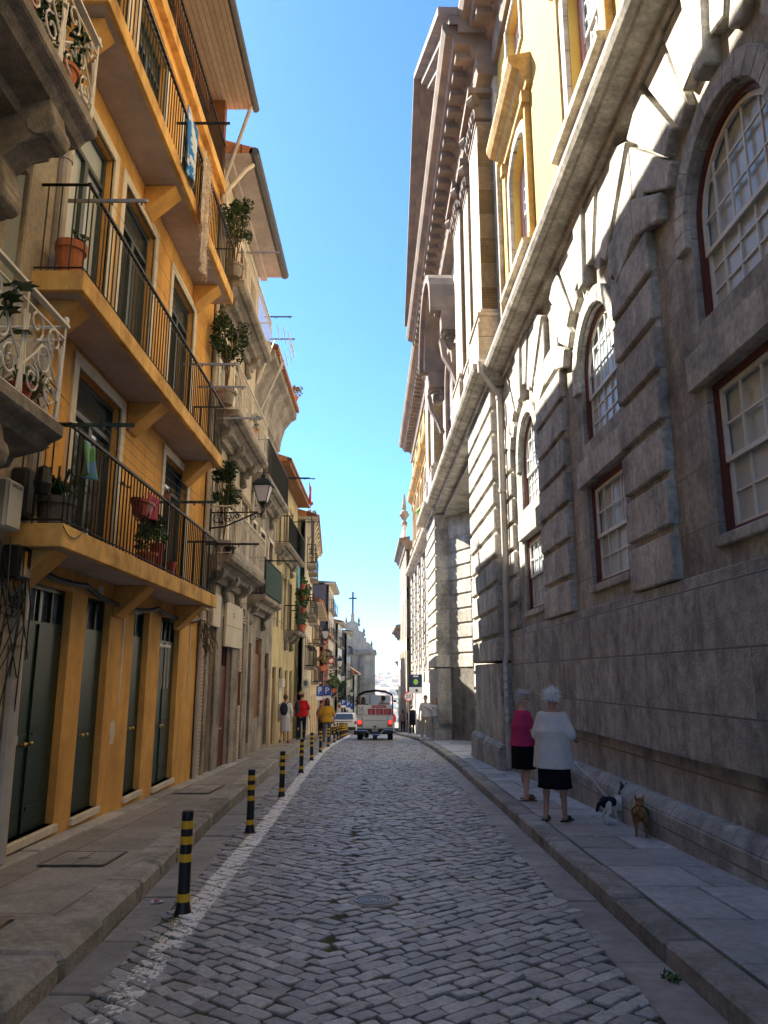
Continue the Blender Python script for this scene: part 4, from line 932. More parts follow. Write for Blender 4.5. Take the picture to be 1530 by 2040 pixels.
# ---- tan house with cream iron balconies on stone scroll consoles
def groot(name, label, X, Y, ang=0.): return empty(name, (X, Y, 0), label, 'building', rz=ang)
tb = groot('tan_house', 'tan granite house with cream iron balconies on scrolled stone consoles and oxblood doors', -3.65, 15.0)
L3 = 5.1
op = [(.75, 1.35, -.38, 2.62), (1.95, 3.15, -.45, 2.3), ]
mb = MB(LM)
panel(mb, 0, L3, -2, 3.35, op, 0, .16)
for z0, z1, zb, zt in ((3.35, 6.4, 4.02, 6.0), (6.4, 9.5, 7.12, 9.1), (9.5, 13.2, 10.1, 12.3)):
    panel(mb, 0, L3, z0, z1, [(.6, 1.5, zb, zt), (2.2, 3.1, zb, zt), (3.7, 4.6, zb, zt)], 0, .15)
mb.quad((L3, 0, -2), (L3, -6, -2), (L3, -6, 13.2), (L3, 0, 13.2)); mb.quad((0, 0, 12), (0, -6, 12), (0, -6, 13.2), (0, 0, 13.2))
mb.build('wall', mat('tan_wall', (.60, .51, .38), col2=(.46, .39, .3), mix=(1., .4, .65), var=.12, bump=.25, streak=.25), tb)
mb = MB(LM); mb.box((.0, -8, -2), (L3-.01, -.3, 13.1)); mb.build('core', cream, tb)
for s0, s1 in ((.1, .5), (4.15, 4.6)):
    mb = MB(LM); mb.box((s0, 0, -2), (s1, .02, 3.2)); mb.build('tile_strip', tile_red, tb)
for s0, s1 in ((.5, .75), (1.35, 1.95), (3.15, 4.1), (4.6, 5.1)):
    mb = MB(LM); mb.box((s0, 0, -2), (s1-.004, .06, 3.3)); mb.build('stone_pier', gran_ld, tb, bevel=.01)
for a, b, c, d in op: 
    door_leaf(tb, LM, a, b, c, d, -.07, red_door, fan=.5, panels=1)
    mb = MB(LM); mb.box((a-.05, -.15, c-.5), (b+.05, .12, c)); mb.build('door_step', gran_l, tb, bevel=.01)
mb = MB(LM); mb.box((.68, .06, 2.62), (1.4, .12, 3.3)); mb.build('blank_sign_board', trim_w, tb, bevel=.008)
mb = MB(LM); mb.box((2.0, .06, 2.72), (3.9, .13, 3.25)); mb.box((2.0, .06, 2.25), (3.9, .12, 2.721)); b_ = mb.build('blank_sign_board', trim_w, tb, bevel=.008)
mb = MB(LM)
for z in (2.93, 3.0): mb.box((2.75, .13, z), (2.9, .135, z+.045))
mb.build('sign_mark', flat('faded_print', (.2, .18, .15)), b_)
mb = MB(LM); mb.box((4.0, .06, .9), (4.1, .12, 1.7)); n_ = mb.build('notice_case', wood_br, tb); mb = MB(LM); mb.quad((4.02, .123, .95), (4.08, .123, .95), (4.08, .123, 1.65), (4.02, .123, 1.65)); mb.build('notice_paper', trim_w, n_)
for z, y1 in ((4.0, 4.25), (7.08, 4.1), (10.05, 4.1)):
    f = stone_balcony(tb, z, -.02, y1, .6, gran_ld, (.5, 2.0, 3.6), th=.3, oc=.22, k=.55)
    railing(f, LM, .02, y1-.04, .56, z, z+.98, iron_w, sp=.15, r=.008, fancy=True)
    if z < 10:
        mb = MB(LM)
        for q in (0, .07, .14): profile(mb, 0, L3, [(0, z-.95-q), (.05+.02*(q > 0), z-.95-q), (.05, z-.9-q), (0, z-.9-q)])
        mb.build('moulding', gran_l, tb)
for z in (4.02, 7.12, 10.1):
    for a in (.6, 2.2, 3.7): french(tb, LM, a, a+.9, z, z+1.98 if z < 10 else 12.3, -.07, fr=white_pt if z < 10 else wood_br, surround=trim_w, sw=.1, gl=glass_c)
mb = MB(LM); mb.box((-.02, -.5, 13.14), (5.35, .62, 13.2)); mb.box((-.02, .02, 13.0), (5.3, .2, 13.14)); mb.build('eaves_boards', soffit, tb)
mb = MB(LM); mb.hexa([(-.02, -5, 13.25), (5.4, -5, 13.25), (5.4, .66, 13.204), (-.02, .66, 13.204), (-.02, -5, 15), (5.4, -5, 15), (5.4, .66, 13.36), (-.02, .66, 13.36)]); rf = mb.build('roof', roof_t, tb)
mb = MB(LM); mb.tube([(-.02, .70, 13.24), (5.42, .70, 13.24)], .12, 8); mb.build('gutter', roof_dk, rf)
mb = MB(LM); mb.tube([(.25, .64, 13.1), (.15, .5, 12.9), (-.0, .1, 12.2), (-.02, .09, 9.5)], .05, 8); mb.build('downpipe', mat('cream_pipe', (.62, .57, .48), var=.1, bump=0), tb)
mb = MB(LM); mb.tube([(4.85, .55, 10.9), (4.85, .1, 9.6)], .02, 4); 
for k in range(9):
    q0 = pi*k/9; mb.tube([(4.6+.1*k, .45+.9*sin(q0)*.6, 11.0+.35*cos(q0)), (4.75+.1*k, .5+.95*sin(q0)*.6, 10.6+.3*cos(q0))], .012, 4)
mb.build('bird_spikes', iron_w, tb)

# ---- weathered house with the deep cove cornice
cb = groot('cove_house', 'narrow weathered house with deep coved cornice and dark screened balcony', -3.75, 20.12)
L4 = 5.4
mb = MB(LM)
op4 = [(.5, 1.5, -.2, 2.5), (2.2, 3.3, .4, 2.7), (4.0, 4.8, -.5, 2.3)]
panel(mb, 0, L4, -2.4, 3.2, op4, 0, .16)
for z0, z1, zb, zt in ((3.2, 6.4, 3.9, 5.9), (6.4, 10.6, 7.1, 9.0)): panel(mb, 0, L4, z0, z1, [(.6, 1.5, zb, zt), (2.3, 3.2, zb, zt), (4.0, 4.9, zb, zt)], 0, .15)
mb.quad((L4, 0, -2.4), (L4, -6, -2.4), (L4, -6, 10.6), (L4, 0, 10.6))
mb.build('wall', gran_ld, cb)
mb = MB(LM); mb.box((0, -8, -2.4), (L4-.01, -.3, 10.5)); mb.build('core', gran_l, cb)
for a, b, c, d in op4: door_leaf(cb, LM, a, b, c, d, -.07, red_door if a != 2.2 else wood_br, fan=.5, knobs=False)
for zb in (3.9, 7.1):
    for a in (.6, 2.3, 4.0): french(cb, LM, a, a+.9, zb, zb+(2. if zb < 5 else 1.9), -.07, fr=red_frame, surround=trim_w, sw=.1)
f = stone_balcony(cb, 3.75, .15, 3.6, .55, gran_ld, (.6, 3.1), th=.3, oc=.22, k=.55)
railing(f, LM, .2, 3.55, .5, 3.75, 4.75, iron, sp=.12)
mb = MB(LM); mb.box((.25, .52, 3.8), (3.5, .545, 4.68)); mb.build('green_screen', mat('green_screen_cloth', (.03, .06, .055), rough=.9, var=.15, bump=.1), f)
f = stone_balcony(cb, 7.1, .15, 4.7, .55, gran_ld, (.7, 2.4, 4.2), th=.3, oc=.22, k=.55)
railing(f, LM, .2, 4.65, .5, 7.1, 8.1, iron, sp=.12)
mb = MB(LM); profile(mb, -.0, L4+.1, [(0, 9.3), (.06, 9.35), (.1, 9.7), (.22, 10.15), (.45, 10.45), (.62, 10.55), (.62, 10.75), (0, 10.75)]); mb.build('cove_cornice', gran_ld, cb)
mb = MB(LM); mb.hexa([(0, -5, 10.76), (L4, -5, 10.76), (L4, .72, 10.76), (0, .72, 10.76), (0, -5, 13), (L4, -5, 13), (L4, .72, 10.9), (0, .72, 10.9)]); mb.build('roof', roof_t, cb)
mb = MB(LM); mb.tube([(.9, .75, 10.8), (.5, .1, 8.9), (.45, .06, 5.0), (.45, .06, -.4)], .045, 6); mb.build('downpipe', pipe_m, cb)

# ---- narrow faded-yellow house
yb = groot('yellow_house', 'narrow faded yellow house with plant-filled balcony and washing, beyond the coved cornice', -3.8, 25.55)
L5 = 7.0
mb = MB(LM); op5 = [(.6, 1.5, -.7, 1.9), (2.2, 3.1, 0, 1.9), (3.9, 4.8, -.9, 1.8), (5.4, 6.3, 0, 1.8)]
panel(mb, 0, L5, -3, 2.8, op5, 0, .16)
for z0, z1, zb, zt in ((2.8, 5.8, 3.3, 5.2), (5.8, 8.9, 6.2, 8.1)): panel(mb, 0, L5, z0, z1, [(.7, 1.5, zb, zt), (2.6, 3.4, zb, zt), (4.4, 5.2, zb, zt)], 0, .15)
mb.build('wall', pal_y, yb)
mb = MB(LM); mb.box((0, -8, -3), (L5, -.3, 8.85)); mb.build('core', pal_y, yb)
for a, b, c, d in op5: door_leaf(yb, LM, a, b, c, d, -.07, wood_br if c < -.1 else green_win, fan=.4, knobs=False)
for zb in (3.3, 6.2):
    for a in (.7, 2.6, 4.4): french(yb, LM, a, a+.8, zb, zb+1.9, -.07, fr=white_pt, surround=gran_l, sw=.12)
mb = MB(LM); mb.box((-.02, -.5, 8.85), (L5, .5, 8.98)); mb.build('eaves', wood_br, yb)
mb = MB(LM); mb.hexa([(0, -5, 9), (L5, -5, 9), (L5, .55, 9), (0, .55, 9), (0, -5, 11), (L5, -5, 11), (L5, .55, 9.1), (0, .55, 9.1)]); mb.build('roof', roof_t, yb)
f = stone_balcony(yb, 3.25, 3.2, 5.6, .6, gran_ld, (3.6, 5.2), th=.2, oc=.22, k=.55); railing(f, LM, 3.25, 5.55, .55, 3.25, 4.2, iron, sp=.12)
f = stone_balcony(yb, 6.15, .4, 5.6, .5, gran_ld, (1., 4.8), th=.2, oc=.22, k=.55); railing(f, LM, .45, 5.55, .46, 6.15, 7.1, iron, sp=.12)
mb = MB(LM); mb.box((2.3, 0, 1.2), (3.0, .14, 1.5)); mb.build('shutter_box', trim_w, yb)
mb = MB(LM); mb.box((2.3, .0, .6), (3.0, .03, 1.2)); mb.build('roller_shutter', trim_w, yb)

# ---- projecting house with the bare mossy side wall
def far_house(nm, label, X, Y, ang, L, zt, wall_m, z0=-8, storeys=3, nw=3, side=None, roof=roof_t, fr=white_pt, eave=.5, balc=True, gz=None, rise=1.6, dep=8, surround=gran_l, rail_m=iron, shutters=None, first=2.7):
    r = groot(nm, label, X, Y, ang); g = gz if gz is not None else G(Y)
    mb = MB(LM); H = (zt-g-first)/storeys; hol = []
    w = L/nw; hw = min(.45, w*.3)
    doorsx = [(w*(i+.5)-hw, w*(i+.5)+hw) for i in range(nw)]
    panel(mb, 0, L, z0, g+first, [(a, b, g+.15-(.03*a), g+first-.35) for a, b in doorsx], 0, .15)
    for k in range(storeys):
        a = g+first+k*H; panel(mb, 0, L, a, a+H, [(p, q, a+.4, a+H-.55) for p, q in doorsx], 0, .15)
    mb.build('wall', wall_m, r)
    mb = MB(LM); mb.box((0, -dep, z0), (L, -.26, zt-.02)); mb.build('side_wall', side or wall_m, r)
    for i, (p, q) in enumerate(doorsx):
        door_leaf(r, LM, p, q, g+.15-.03*p, g+first-.35, -.07, wood_br if i % 2 else green_door, fan=.4, knobs=False)
    for k in range(storeys):
        a = g+first+k*H
        for p, q in doorsx: french(r, LM, p, q, a+.4, a+H-.55, -.07, fr=fr, trans=0, surround=surround, sw=.1)
        if balc:
            for p, q in doorsx[:3]:
                mb = MB(LM); mb.box((p-.25, 0, a+.28), (q+.25, .42, a+.4)); f = mb.build('balcony', gran_ld, r)
                railing(f, LM, p-.22, q+.22, .39, a+.4, a+1.25, rail_m, sp=.14, r=.012)
    mb = MB(LM); mb.box((-.1, -.4, zt), (L+.1, eave, zt+.14)); mb.build('eaves', gran_l, r)
    if roof:
        mb = MB(LM); mb.hexa([(-.1, -dep, zt+.145), (L+.1, -dep, zt+.145), (L+.1, eave+.06, zt+.145), (-.1, eave+.06, zt+.145), (-.1, -dep*.55, zt+rise), (L+.1, -dep*.55, zt+rise), (L+.1, eave+.06, zt+.22), (-.1, eave+.06, zt+.22)]); mb.build('roof', roof, r)
    return r
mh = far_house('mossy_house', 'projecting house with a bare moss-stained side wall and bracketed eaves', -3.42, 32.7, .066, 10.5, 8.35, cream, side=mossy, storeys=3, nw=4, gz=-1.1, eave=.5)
for i in range(9):
    mb = MB(LM); mb.hexa([(i*1.15, 0, 7.6), (i*1.15+.3, 0, 7.6), (i*1.15+.3, .1, 7.6), (i*1.15, .1, 7.6), (i*1.15, 0, 8.34), (i*1.15+.3, 0, 8.34), (i*1.15+.3, .48, 8.34), (i*1.15, .48, 8.34)]); mb.build('eave_bracket', cream, mh)
mb = MB(LM); mb.tube([(-.04, -.02, 8.5), (-.04, -.02, -1.2)], .045, 6); mb.build('downpipe', mat('cream_pipe2', (.6, .58, .5), var=.1, bump=0), mh)
far_house('apricot_house', 'low apricot house with terracotta roof below the dark slate gable', -4.15, 43.6, .05, 13.5, 5.6, mat('apricot_plaster', (.6, .45, .27), var=.1, bump=.1, streak=.2), storeys=2, nw=5, gz=-1.9, rise=2.6, eave=.6)
rh = far_house('crimson_house', 'crimson rendered house under a red tile roof', -4.55, 57.5, .03, 7, 4.6, red_pl, storeys=2, nw=3, gz=-2.8, rise=2.2, eave=.5)
far_house('slate_gable_house', 'tall dark slate-hung house rising above the red roofs', -4.75, 65, .015, 9, 9.3, cream, side=slate, storeys=4, nw=3, gz=-3.3, roof=roof_dk, rise=.6, dep=9)
far_house('white_house', 'white townhouse with stone trim beyond the crimson wall', -4.5, 74.5, .01, 9, 6.6, white_pl, storeys=3, nw=4, gz=-3.9, dep=10)
far_house('tall_grey_house', 'grey townhouse with a square attic beside the church', -4.1, 84, .0, 10, 6.2, gran_l, storeys=3, nw=4, gz=-4.6, side=slate, roof=roof_dk, rise=.8)
far_house('end_house', 'small orange-roofed house just before the church', -3.6, 94.5, .0, 9, 1.6, cream, storeys=1, nw=3, gz=-5.1, rise=3.4)
# ---- church at the end of the street
ch = groot('church', 'grey stone baroque church with stepped gable and iron cross at the street end', -4.3, 104)
mb = MB(); mb.box((-12, 0, -9), (2.6, 14, 4.6)); mb.build('nave', gran_l, ch)
for i in range(6):
    y = .4+i*2.5; mb = MB(); mb.box((2.6, y, -9), (2.95, y+.7, 4.4)); mb.build('pilaster', gran_l, ch)
for x in (-2.2, -.6, 1.0): 
    mb = MB(); mb.box((x, -.3, -9), (x+.6, 0, 4.2)); mb.build('pilaster', gran_ld, ch)
mb = MB(); mb.box((-12.2, -.5, 4.6), (3.2, 14.2, 5.0)); mb.box((-12.1, -.4, 4.3), (3.0, 14.1, 4.597)); mb.build('cornice', gran_ld, ch)
mb = MB(); mb.prism([(-3.4, 5.0), (2.9, 5.0), (2.3, 5.9), (1.7, 6.2), (1.5, 7.3), (.9, 7.6), (.7, 8.6), (.25, 8.9), (.2, 9.9), (-.2, 9.9), (-.25, 8.9), (-.8, 8.6), (-1.0, 7.6), (-1.7, 7.3), (-2.0, 6.2), (-2.9, 5.9)], lambda a, b: (a, -.3, b), lambda a, b: (a, .9, b)); mb.build('gable', gran_l, ch)
for x, z in ((2.6, 5.0), (1.55, 6.8), (.85, 8.2), (-.9, 8.2), (-1.9, 6.8)):
    mb = MB(); mb.lathe([(.22, 0), (.22, .3), (.1, .4), (.2, .65), (.05, 1.2), (0, 1.5)], (x, .3, z), 8); mb.build('pinnacle', gran_ld, ch)
for x, z in ((1.1, 5.9), (-.4, 5.4)):
    mb = MB(); mb.box((x, -.34, z), (x+.8, -.3, z+.7)); mb.build('stone_panel', gran_l, ch)
mb = MB(); mb.tube([(0, .3, 9.8), (0, .3, 12.9)], .14, 6); mb.tube([(0, -.45, 12.0), (0, 1.05, 12.0)], .12, 5); mb.tube([(-.55, .3, 12.0), (.55, .3, 12.0)], .12, 5); mb.build('cross', iron, ch)
mb = MB(); mb.hexa([(-12, .9, 5), (2.4, .9, 5), (2.4, 14, 5), (-12, 14, 5), (-5, .9, 8), (-4.8, .9, 8), (-4.8, 14, 8), (-5, 14, 8)]); mb.build('roof', roof_t, ch)

# ---- right side, beyond the palace
def right_house(nm, label, o, s0, L, zt, wall_m, g, storeys=3, nw=4, eo=.9, dep=8):
    r = empty(nm, (3.36-.022*s0-o, s0, 0), label, 'building', rz=math.atan(.022))
    mb = MB(RM); H = (zt-g-3)/storeys; w = L/nw; ds = [(w*(i+.5)-.45, w*(i+.5)+.45) for i in range(nw)]
    panel(mb, 0, L, -12, g+3, [(a, b, g+.1, g+2.6) for a, b in ds], 0, .25)
    for k in range(storeys): a = g+3+k*H; panel(mb, 0, L, a, a+H, [(p, q, a+.4, a+H-.6) for p, q in ds], 0, .22)
    mb.build('wall', wall_m, r)
    mb = MB(RM); mb.box((0, -dep, -12), (L, -.26, zt)); mb.build('side_wall', wall_m, r)
    for p, q in ds:
        door_leaf(r, RM, p, q, g+.1, g+2.6, -.18, green_door, knobs=False)
        for k in range(storeys): a = g+3+k*H; french(r, RM, p, q, a+.4, a+H-.6, -.16, fr=white_pt, trans=0, surround=trim_w, sw=.1)
    mb = MB(RM); profile(mb, -.2, L, [(-.3, zt-.7), (.1, zt-.7), (.15, zt-.5), (eo*.5, zt-.35), (eo*.6, zt-.15), (eo, zt-.05), (eo, zt+.15), (-.3, zt+.3)]); mb.build('cornice', stone_dk if wall_m != white_pl else trim_w, r)
    return r
ra = right_house('corniced_house', 'tall pale house with heavy cornice and roof urns right beyond the palace', .4, 57.3, 11, 11.8, gran_l, -2.8, eo=.55)
mb = MB(RM)
for i in range(20): mb.box((.1+i*.5, .0, 12.05), (.3+i*.5, .15, 12.8))
mb.box((0, -.05, 12.8), (10.6, .2, 13.0)); mb.build('balustrade', trim_w, ra)
mb = MB(RM); mb.lathe([(.25, 0), (.25, .3), (.12, .45), (.42, .9), (.3, 1.15), (.12, 1.3), (.2, 1.45), (.05, 2.6)], (.5, .1, 13.0), 10); mb.build('urn', gran_ld, ra)
right_house('side_cornice_house', 'lower stone house with a projecting hooded cornice behind the speed sign', .1, 68.5, 12, 5.9, trim_w, -3.4, storeys=2, eo=.7)
right_house('pale_end_house', 'pale grey-green house at the far right end of the street', -.6, 81, 16, 3.2, mat('pale_green_plaster', (.5, .56, .52), var=.1, bump=.05), -4.5, storeys=2, eo=.5)
right_house('white_end_house', 'small whitewashed house at the bottom of the street', -1.2, 98, 14, -.6, white_pl, -5.6, storeys=1, eo=.4)

# ---- far bank of the river: wooded slope with houses fading into the haze
mb = MB(); V = []; nx = 41; rnd = random.Random(12); YY = [560, 640, 700, 760, 820, 880, 950, 1050, 1200, 1500]
ZZ = [-56, -56, -50, -38, -26, -16, -8, -2, 2, 3]
for j, y in enumerate(YY):
    for i in range(nx): x = -900+i*45; V.append((x, y, ZZ[j]+(rnd.uniform(-2.5, 2.5) if 1 < j < 9 else 0)+(5*sin(x*.013+1) if j > 4 else 0)))
mb.add(V, [(j*nx+i, j*nx+i+1, (j+1)*nx+i+1, (j+1)*nx+i) for j in range(len(YY)-1) for i in range(nx-1)])
tag(mb.build('far_bank', mat('far_slope', (.10, .13, .07), col2=(.2, .17, .12), mix=(.02, .4, .6), var=.2, vs=.1, bump=0)), kind='structure')
mb = MB(); mb.quad((-900, 300, -55), (900, 300, -55), (900, 700, -55), (-900, 700, -55)); tag(mb.build('river', flat('river_water', (.05, .08, .09), .08)), kind='structure')
hw_ = [mat('far_white', (.75, .7, .64), var=0, bump=0), mat('far_pink', (.6, .42, .36), var=0, bump=0), mat('far_cream', (.65, .58, .42), var=0, bump=0)]
far_roof = flat('far_roof', (.42, .17, .09), .9)
k = 0
for row, y in enumerate((715, 745, 780, 815, 850, 890, 930, 985)):
    for i in range(7):
        x = -42+i*13+rnd.uniform(-4, 4); z = pl(list(zip(YY, ZZ)), y)-2
        w = rnd.uniform(6, 11); h = rnd.uniform(4, 8)+3; d = rnd.uniform(7, 11)
        r = empty('distant_house', (x, y, z), ('tiny white', 'tiny pinkish', 'tiny cream')[k % 3]+' house with an orange roof on the far river bank', 'house', 'houses on the far river bank')
        mb = MB(); mb.box((-w/2, 0, -5), (w/2, d, h)); mb.build('walls', hw_[k % 3], r)
        mb = MB(); mb.hexa([(-w/2-.3, -.3, h), (w/2+.3, -.3, h), (w/2+.3, d+.3, h), (-w/2-.3, d+.3, h), (-w/2+1, d/2-.2, h+2.2), (w/2-1, d/2-.2, h+2.2), (w/2-1, d/2+.2, h+2.2), (-w/2+1, d/2+.2, h+2.2)]); mb.build('roof', far_roof, r)
        mb = MB()
        for q in range(3): mb.box((-w/2+1+q*w/3.4, -.08, h*.45), (-w/2+1.9+q*w/3.4, -.0, h*.45+1.6))
        mb.build('windows', flat('far_window', (.06, .07, .09)), r); k += 1
for i in range(26):
    x = -55+i*4.3+rnd.uniform(-2, 2); y = rnd.choice((760, 835, 910, 1000, 1040, 1060)); z = pl(list(zip(YY, ZZ)), y)
    r = empty('distant_tree', (x, y, z), 'small dark tree on the hazy far river bank', 'tree', 'trees on the far river bank')
    mb = MB(); mb.tube([(0, 0, -1), (0, 0, 4)], .5, 5); mb.build('trunk', stem_m, r)
    mb = MB(); mb.leaves((0, 0, 5.5), (3.2, 3.2, 3.2), 90, 1.8, rnd); mb.build('crown', leaf_d, r, norm=False)
# white-towered chapel glimpsed over the truck
r = empty('chapel', (-16, 705, -52), 'tiny cream chapel with a spire on the far bank above the truck roof', 'building')
mb = MB(); mb.box((-7, 0, 0), (7, 14, 34)); mb.build('tower', hw_[2], r); mb = MB(); mb.lathe([(6.5, 34), (6, 38), (2, 42), (.3, 56)], (0, 7, 0), 8); mb.build('spire', hw_[0], r)
# ------------------------------------------------------------ street things
# bollards
def make_bollard(x, y, label):
    r = empty('bollard', (x, y, G(y)), label, 'bollard', 'black bollards with yellow bands along the white line')
    mb = MB(); mb.lathe([(.062, 0), (.064, .03), (.055, .06), (.050, .1), (.048, .16), (.046, .75), (.043, .765), (.04, .77), (0, .77)], n=16); mb.build('post', black_pl, r, smooth=False)
    for z in (.105, .395, .525, .64):
        mb = MB(); mb.lathe([(.046, z-.002), (.0525 if z < .3 else .0505, z), (.0515 if z < .3 else .0495, z+.057), (.045, z+.059)], n=16); mb.build('yellow_band', yellow_pl, r)
    mb = MB(); mb.lathe([(.085, -.02), (.083, .012), (.06, .02), (.05, .03)], n=14); mb.build('foot_flange', black_pl, r)
    return r
def make_bollard_low(x, y, label): pass
bp = [(-1.57, 6.4), (-1.70, 10.18), (-1.78, 13.83), (-1.92, 18.3), (-2.05, 22.3), (-2.12, 26.2), (-2.13, 30.0), (-2.13, 33.6), (-2.16, 36.6), (-2.2, 39.2), (-2.24, 41.6), (-2.28, 44), (-2.33, 46.2), (-2.37, 48.4), (-2.42, 50.5), (-2.48, 52.6), (-2.54, 54.6), (-2.6, 56.6)]
ordn = ['nearest', 'second nearest', 'third', 'fourth', 'fifth', 'sixth', 'seventh', 'eighth', 'ninth', 'tenth', 'eleventh', 'twelfth', 'thirteenth', 'fourteenth', 'fifteenth', 'sixteenth', 'seventeenth', 'farthest']
b0 = make_bollard(*bp[0], 'nearest black bollard with four yellow bands, standing in green moss by the white line')
for i, (x, y) in enumerate(bp[1:], 1):
    lb = f'black and yellow bollard, {ordn[i]} in the row along the white line' if i < 8 else f'small distant bollard in the tight row by the white car, {ordn[i]} along the line'
    b = copy_tree(b0, (x, y, G(y)), random.uniform(0, 3), lb)
    b.rotation_euler.x = random.gauss(0, .012); b.rotation_euler.y = random.gauss(0, .012)
# wall lanterns on scrolled brackets
def make_lantern(label):
    r = empty('street_lantern', (0, 0, 0), label, 'street lamp', 'black wall lanterns on scrolled brackets')   # origin at wall, arm along +x, lantern hangs above the arm end
    mb = MB(); A = 1.02
    mb.tube([(0, 0, .02), (A-.05, 0, .02)], .016, 5); mb.tube([(0, 0, -.30), (.3, 0, -.27), (.6, 0, -.14), (A-.1, 0, -.0), (A+.02, 0, -.02), (A+.08, 0, .06), (A+.04, 0, .14)], .018, 5)
    for c, R_ in (((.13, -.12), .11), ((.36, -.12), .085), ((.55, -.06), .06), ((.22, -.2), .05), ((A-.16, -.1), .07), ((A-.02, -.05), .05)):
        mb.tube([(c[0]+R_*(1-.75*t)*cos(t*8.5), 0, c[1]+R_*(1-.75*t)*sin(t*8.5)) for t in [i/16 for i in range(17)]], .011, 4)
    for q in range(7): mb.tube([(.05+q*.08, 0, .02), (.09+q*.08, .0, -.1-.05*sin(q)), (.05+q*.08, 0, -.22+q*.02)], .008, 4)
    mb.box((-.015, -.03, -.36), (.015, .03, .1)); mb.build('bracket', iron, r)
    cx = A+.04
    mb = MB(); mb.lathe([(.035, .12), (.05, .17), (.075, .19), (.08, .21), (0, .21)], (cx, 0, 0), 8)
    def ring4(w, z): return [(cx+a*w, b*w, z) for a, b in ((-1, -1), (1, -1), (1, 1), (-1, 1))]
    for (w0, z0), (w1, z1) in (((.085, .22), (.165, .56)),):
        for p, q in zip(ring4(w0, z0), ring4(w1, z1)): mb.tube([p, q], .009, 4)
        for w, z in ((w0, z0), (w1, z1)):
            R4 = ring4(w, z); [mb.tube([R4[i], R4[(i+1) % 4]], .012, 4) for i in range(4)]
    mb.build('lantern_frame', iron, r)
    mb = MB(); P = ring4(.08, .225)+ring4(.158, .555); mb.add(P, [(0,1,5,4),(1,2,6,5),(2,3,7,6),(3,0,4,7),(0,3,2,1)]); mb.build('lantern_glass', lamp_gl, r)
    mb = MB(); P = ring4(.205, .565)+ring4(.10, .70)+ring4(.05, .72)+ring4(.045, .77)
    mb.add(P, [(i, (i+1) % 4, 4+(i+1) % 4, 4+i) for i in range(4)]+[(4+i, 4+(i+1) % 4, 8+(i+1) % 4, 8+i) for i in range(4)]+[(8+i, 8+(i+1) % 4, 12+(i+1) % 4, 12+i) for i in range(4)]+[(0,3,2,1),(12,13,14,15)])
    mb.lathe([(.03, .77), (.04, .8), (.012, .82), (.02, .85), (0, .87)], (cx, 0, 0), 8); mb.build('lantern_roof', mat('green_black_iron', (.02, .035, .035), rough=.4, var=0, bump=0), r)
    return r
lan = make_lantern('largest wall lantern, on a scrolled iron bracket beyond the ochre house')
lan.location = (-3.52, 14.98, 4.83); lan.scale = (1., 1., 1.)
lan.rotation_euler.z = -.06
for x, y, z, s, lb in ((-4.0, 37, 3.1, 1.1, 'black wall lantern below the slate gable, second along the street'), (-4.25, 52, 1.9, 1.2, 'third wall lantern along the left side, in front of the crimson house'), (-4.55, 62, .9, 1.2, 'fourth and lower wall lantern, above the parking signs'), (-4.7, 80, -.8, 1.3, 'farthest wall lantern, among leaves near the church')):
    c = copy_tree(lan, (x, y, z), 0, lb); c.scale = (s, s, s)
# signs
def sign_post(name, label, x, y, h, g=None):
    g = G(y)+.18 if g is None else g
    r = empty(name, (x, y, g), label, 'road sign'); mb = MB(); mb.tube([(0, 0, -.1), (0, 0, h)], .03, 6); mb.build('post', silver, r); return r
blue = flat('sign_blue', (.01, .09, .42), .4); white_s = flat('sign_white', (.85, .85, .85), .4); black_s = flat('sign_black', (.02, .02, .02), .5); red_s = flat('sign_red', (.55, .02, .02), .4)
def parking(label, x, y, h, w=.55, ry=0., sub=True):
    r = sign_post('parking_sign', label, x, y, h); r['group'] = 'blue parking signs on the left pavement'
    mb = MB(); mb.box((-w/2, -.03, h-w*1.1), (w/2, -.012, h)); p = mb.build('sign_plate', blue, r, bevel=.02)
    text_mesh('P', w*1.05, 'letter', white_s, p, (0, -.034, h-w*.55), (pi/2, 0, 0), .003)
    if sub:
        mb = MB(); mb.box((-w/2, -.03, h-w*1.55), (w/2, -.012, h-w*1.15)); mb.build('sub_plate', white_s, r)
    r.rotation_euler.z = ry; return r
parking('blue parking sign above the woman in the yellow shirt', -2.83, 38.5, 2.36, .40)
parking('parking sign turned edge-on left of the yellow-shirted woman', -3.2, 38.2, 2.36, .44, .9)
parking('left one of the two distant parking signs behind the white car', -2.98, 57, 2.3, .36)
parking('right one of the two distant parking signs behind the white car', -2.77, 60, 2.25, .40)
parking('farthest parking sign, half hidden behind the paired ones', -2.75, 64, 2.2, .42, .5)
yp = 36.6
r = sign_post('speed_limit_sign', 'round 20 speed limit sign with red ring at the kerb', 1.36, 43, 2.0, G(43)+.13)
mb = MB()
mb.prism([(.29*cos(2*pi*i/24), .29*sin(2*pi*i/24)) for i in range(24)], lambda a, b: (a, -.012, 2.05+b), lambda a, b: (a, -.03, 2.05+b)); d_ = mb.build('red_ring', red_s, r)
mb = MB(); mb.prism([(.22*cos(2*pi*i/24), .22*sin(2*pi*i/24)) for i in range(24)], lambda a, b: (a, -.028, 2.05+b), lambda a, b: (a, -.034, 2.05+b)); mb.build('sign_face', white_s, d_)
text_mesh('20', .30, 'number', black_s, d_, (0, -.038, 2.05), (pi/2, 0, 0), .003)
r = sign_post('information_sign', 'dark blue and white rectangular sign with green emblem on a post by the couple', 1.66, 40.5, 2.9, G(40.5)+.13)
mb = MB(); mb.box((-.34, -.03, 2.45), (.34, -.01, 3.1)); pp = mb.build('sign_plate', flat('sign_navy', (.015, .035, .09), .4), r)
mb = MB(); mb.box((-.34, -.03, 2.12), (.34, -.01, 2.45)); mb.build('lower_plate', white_s, r)
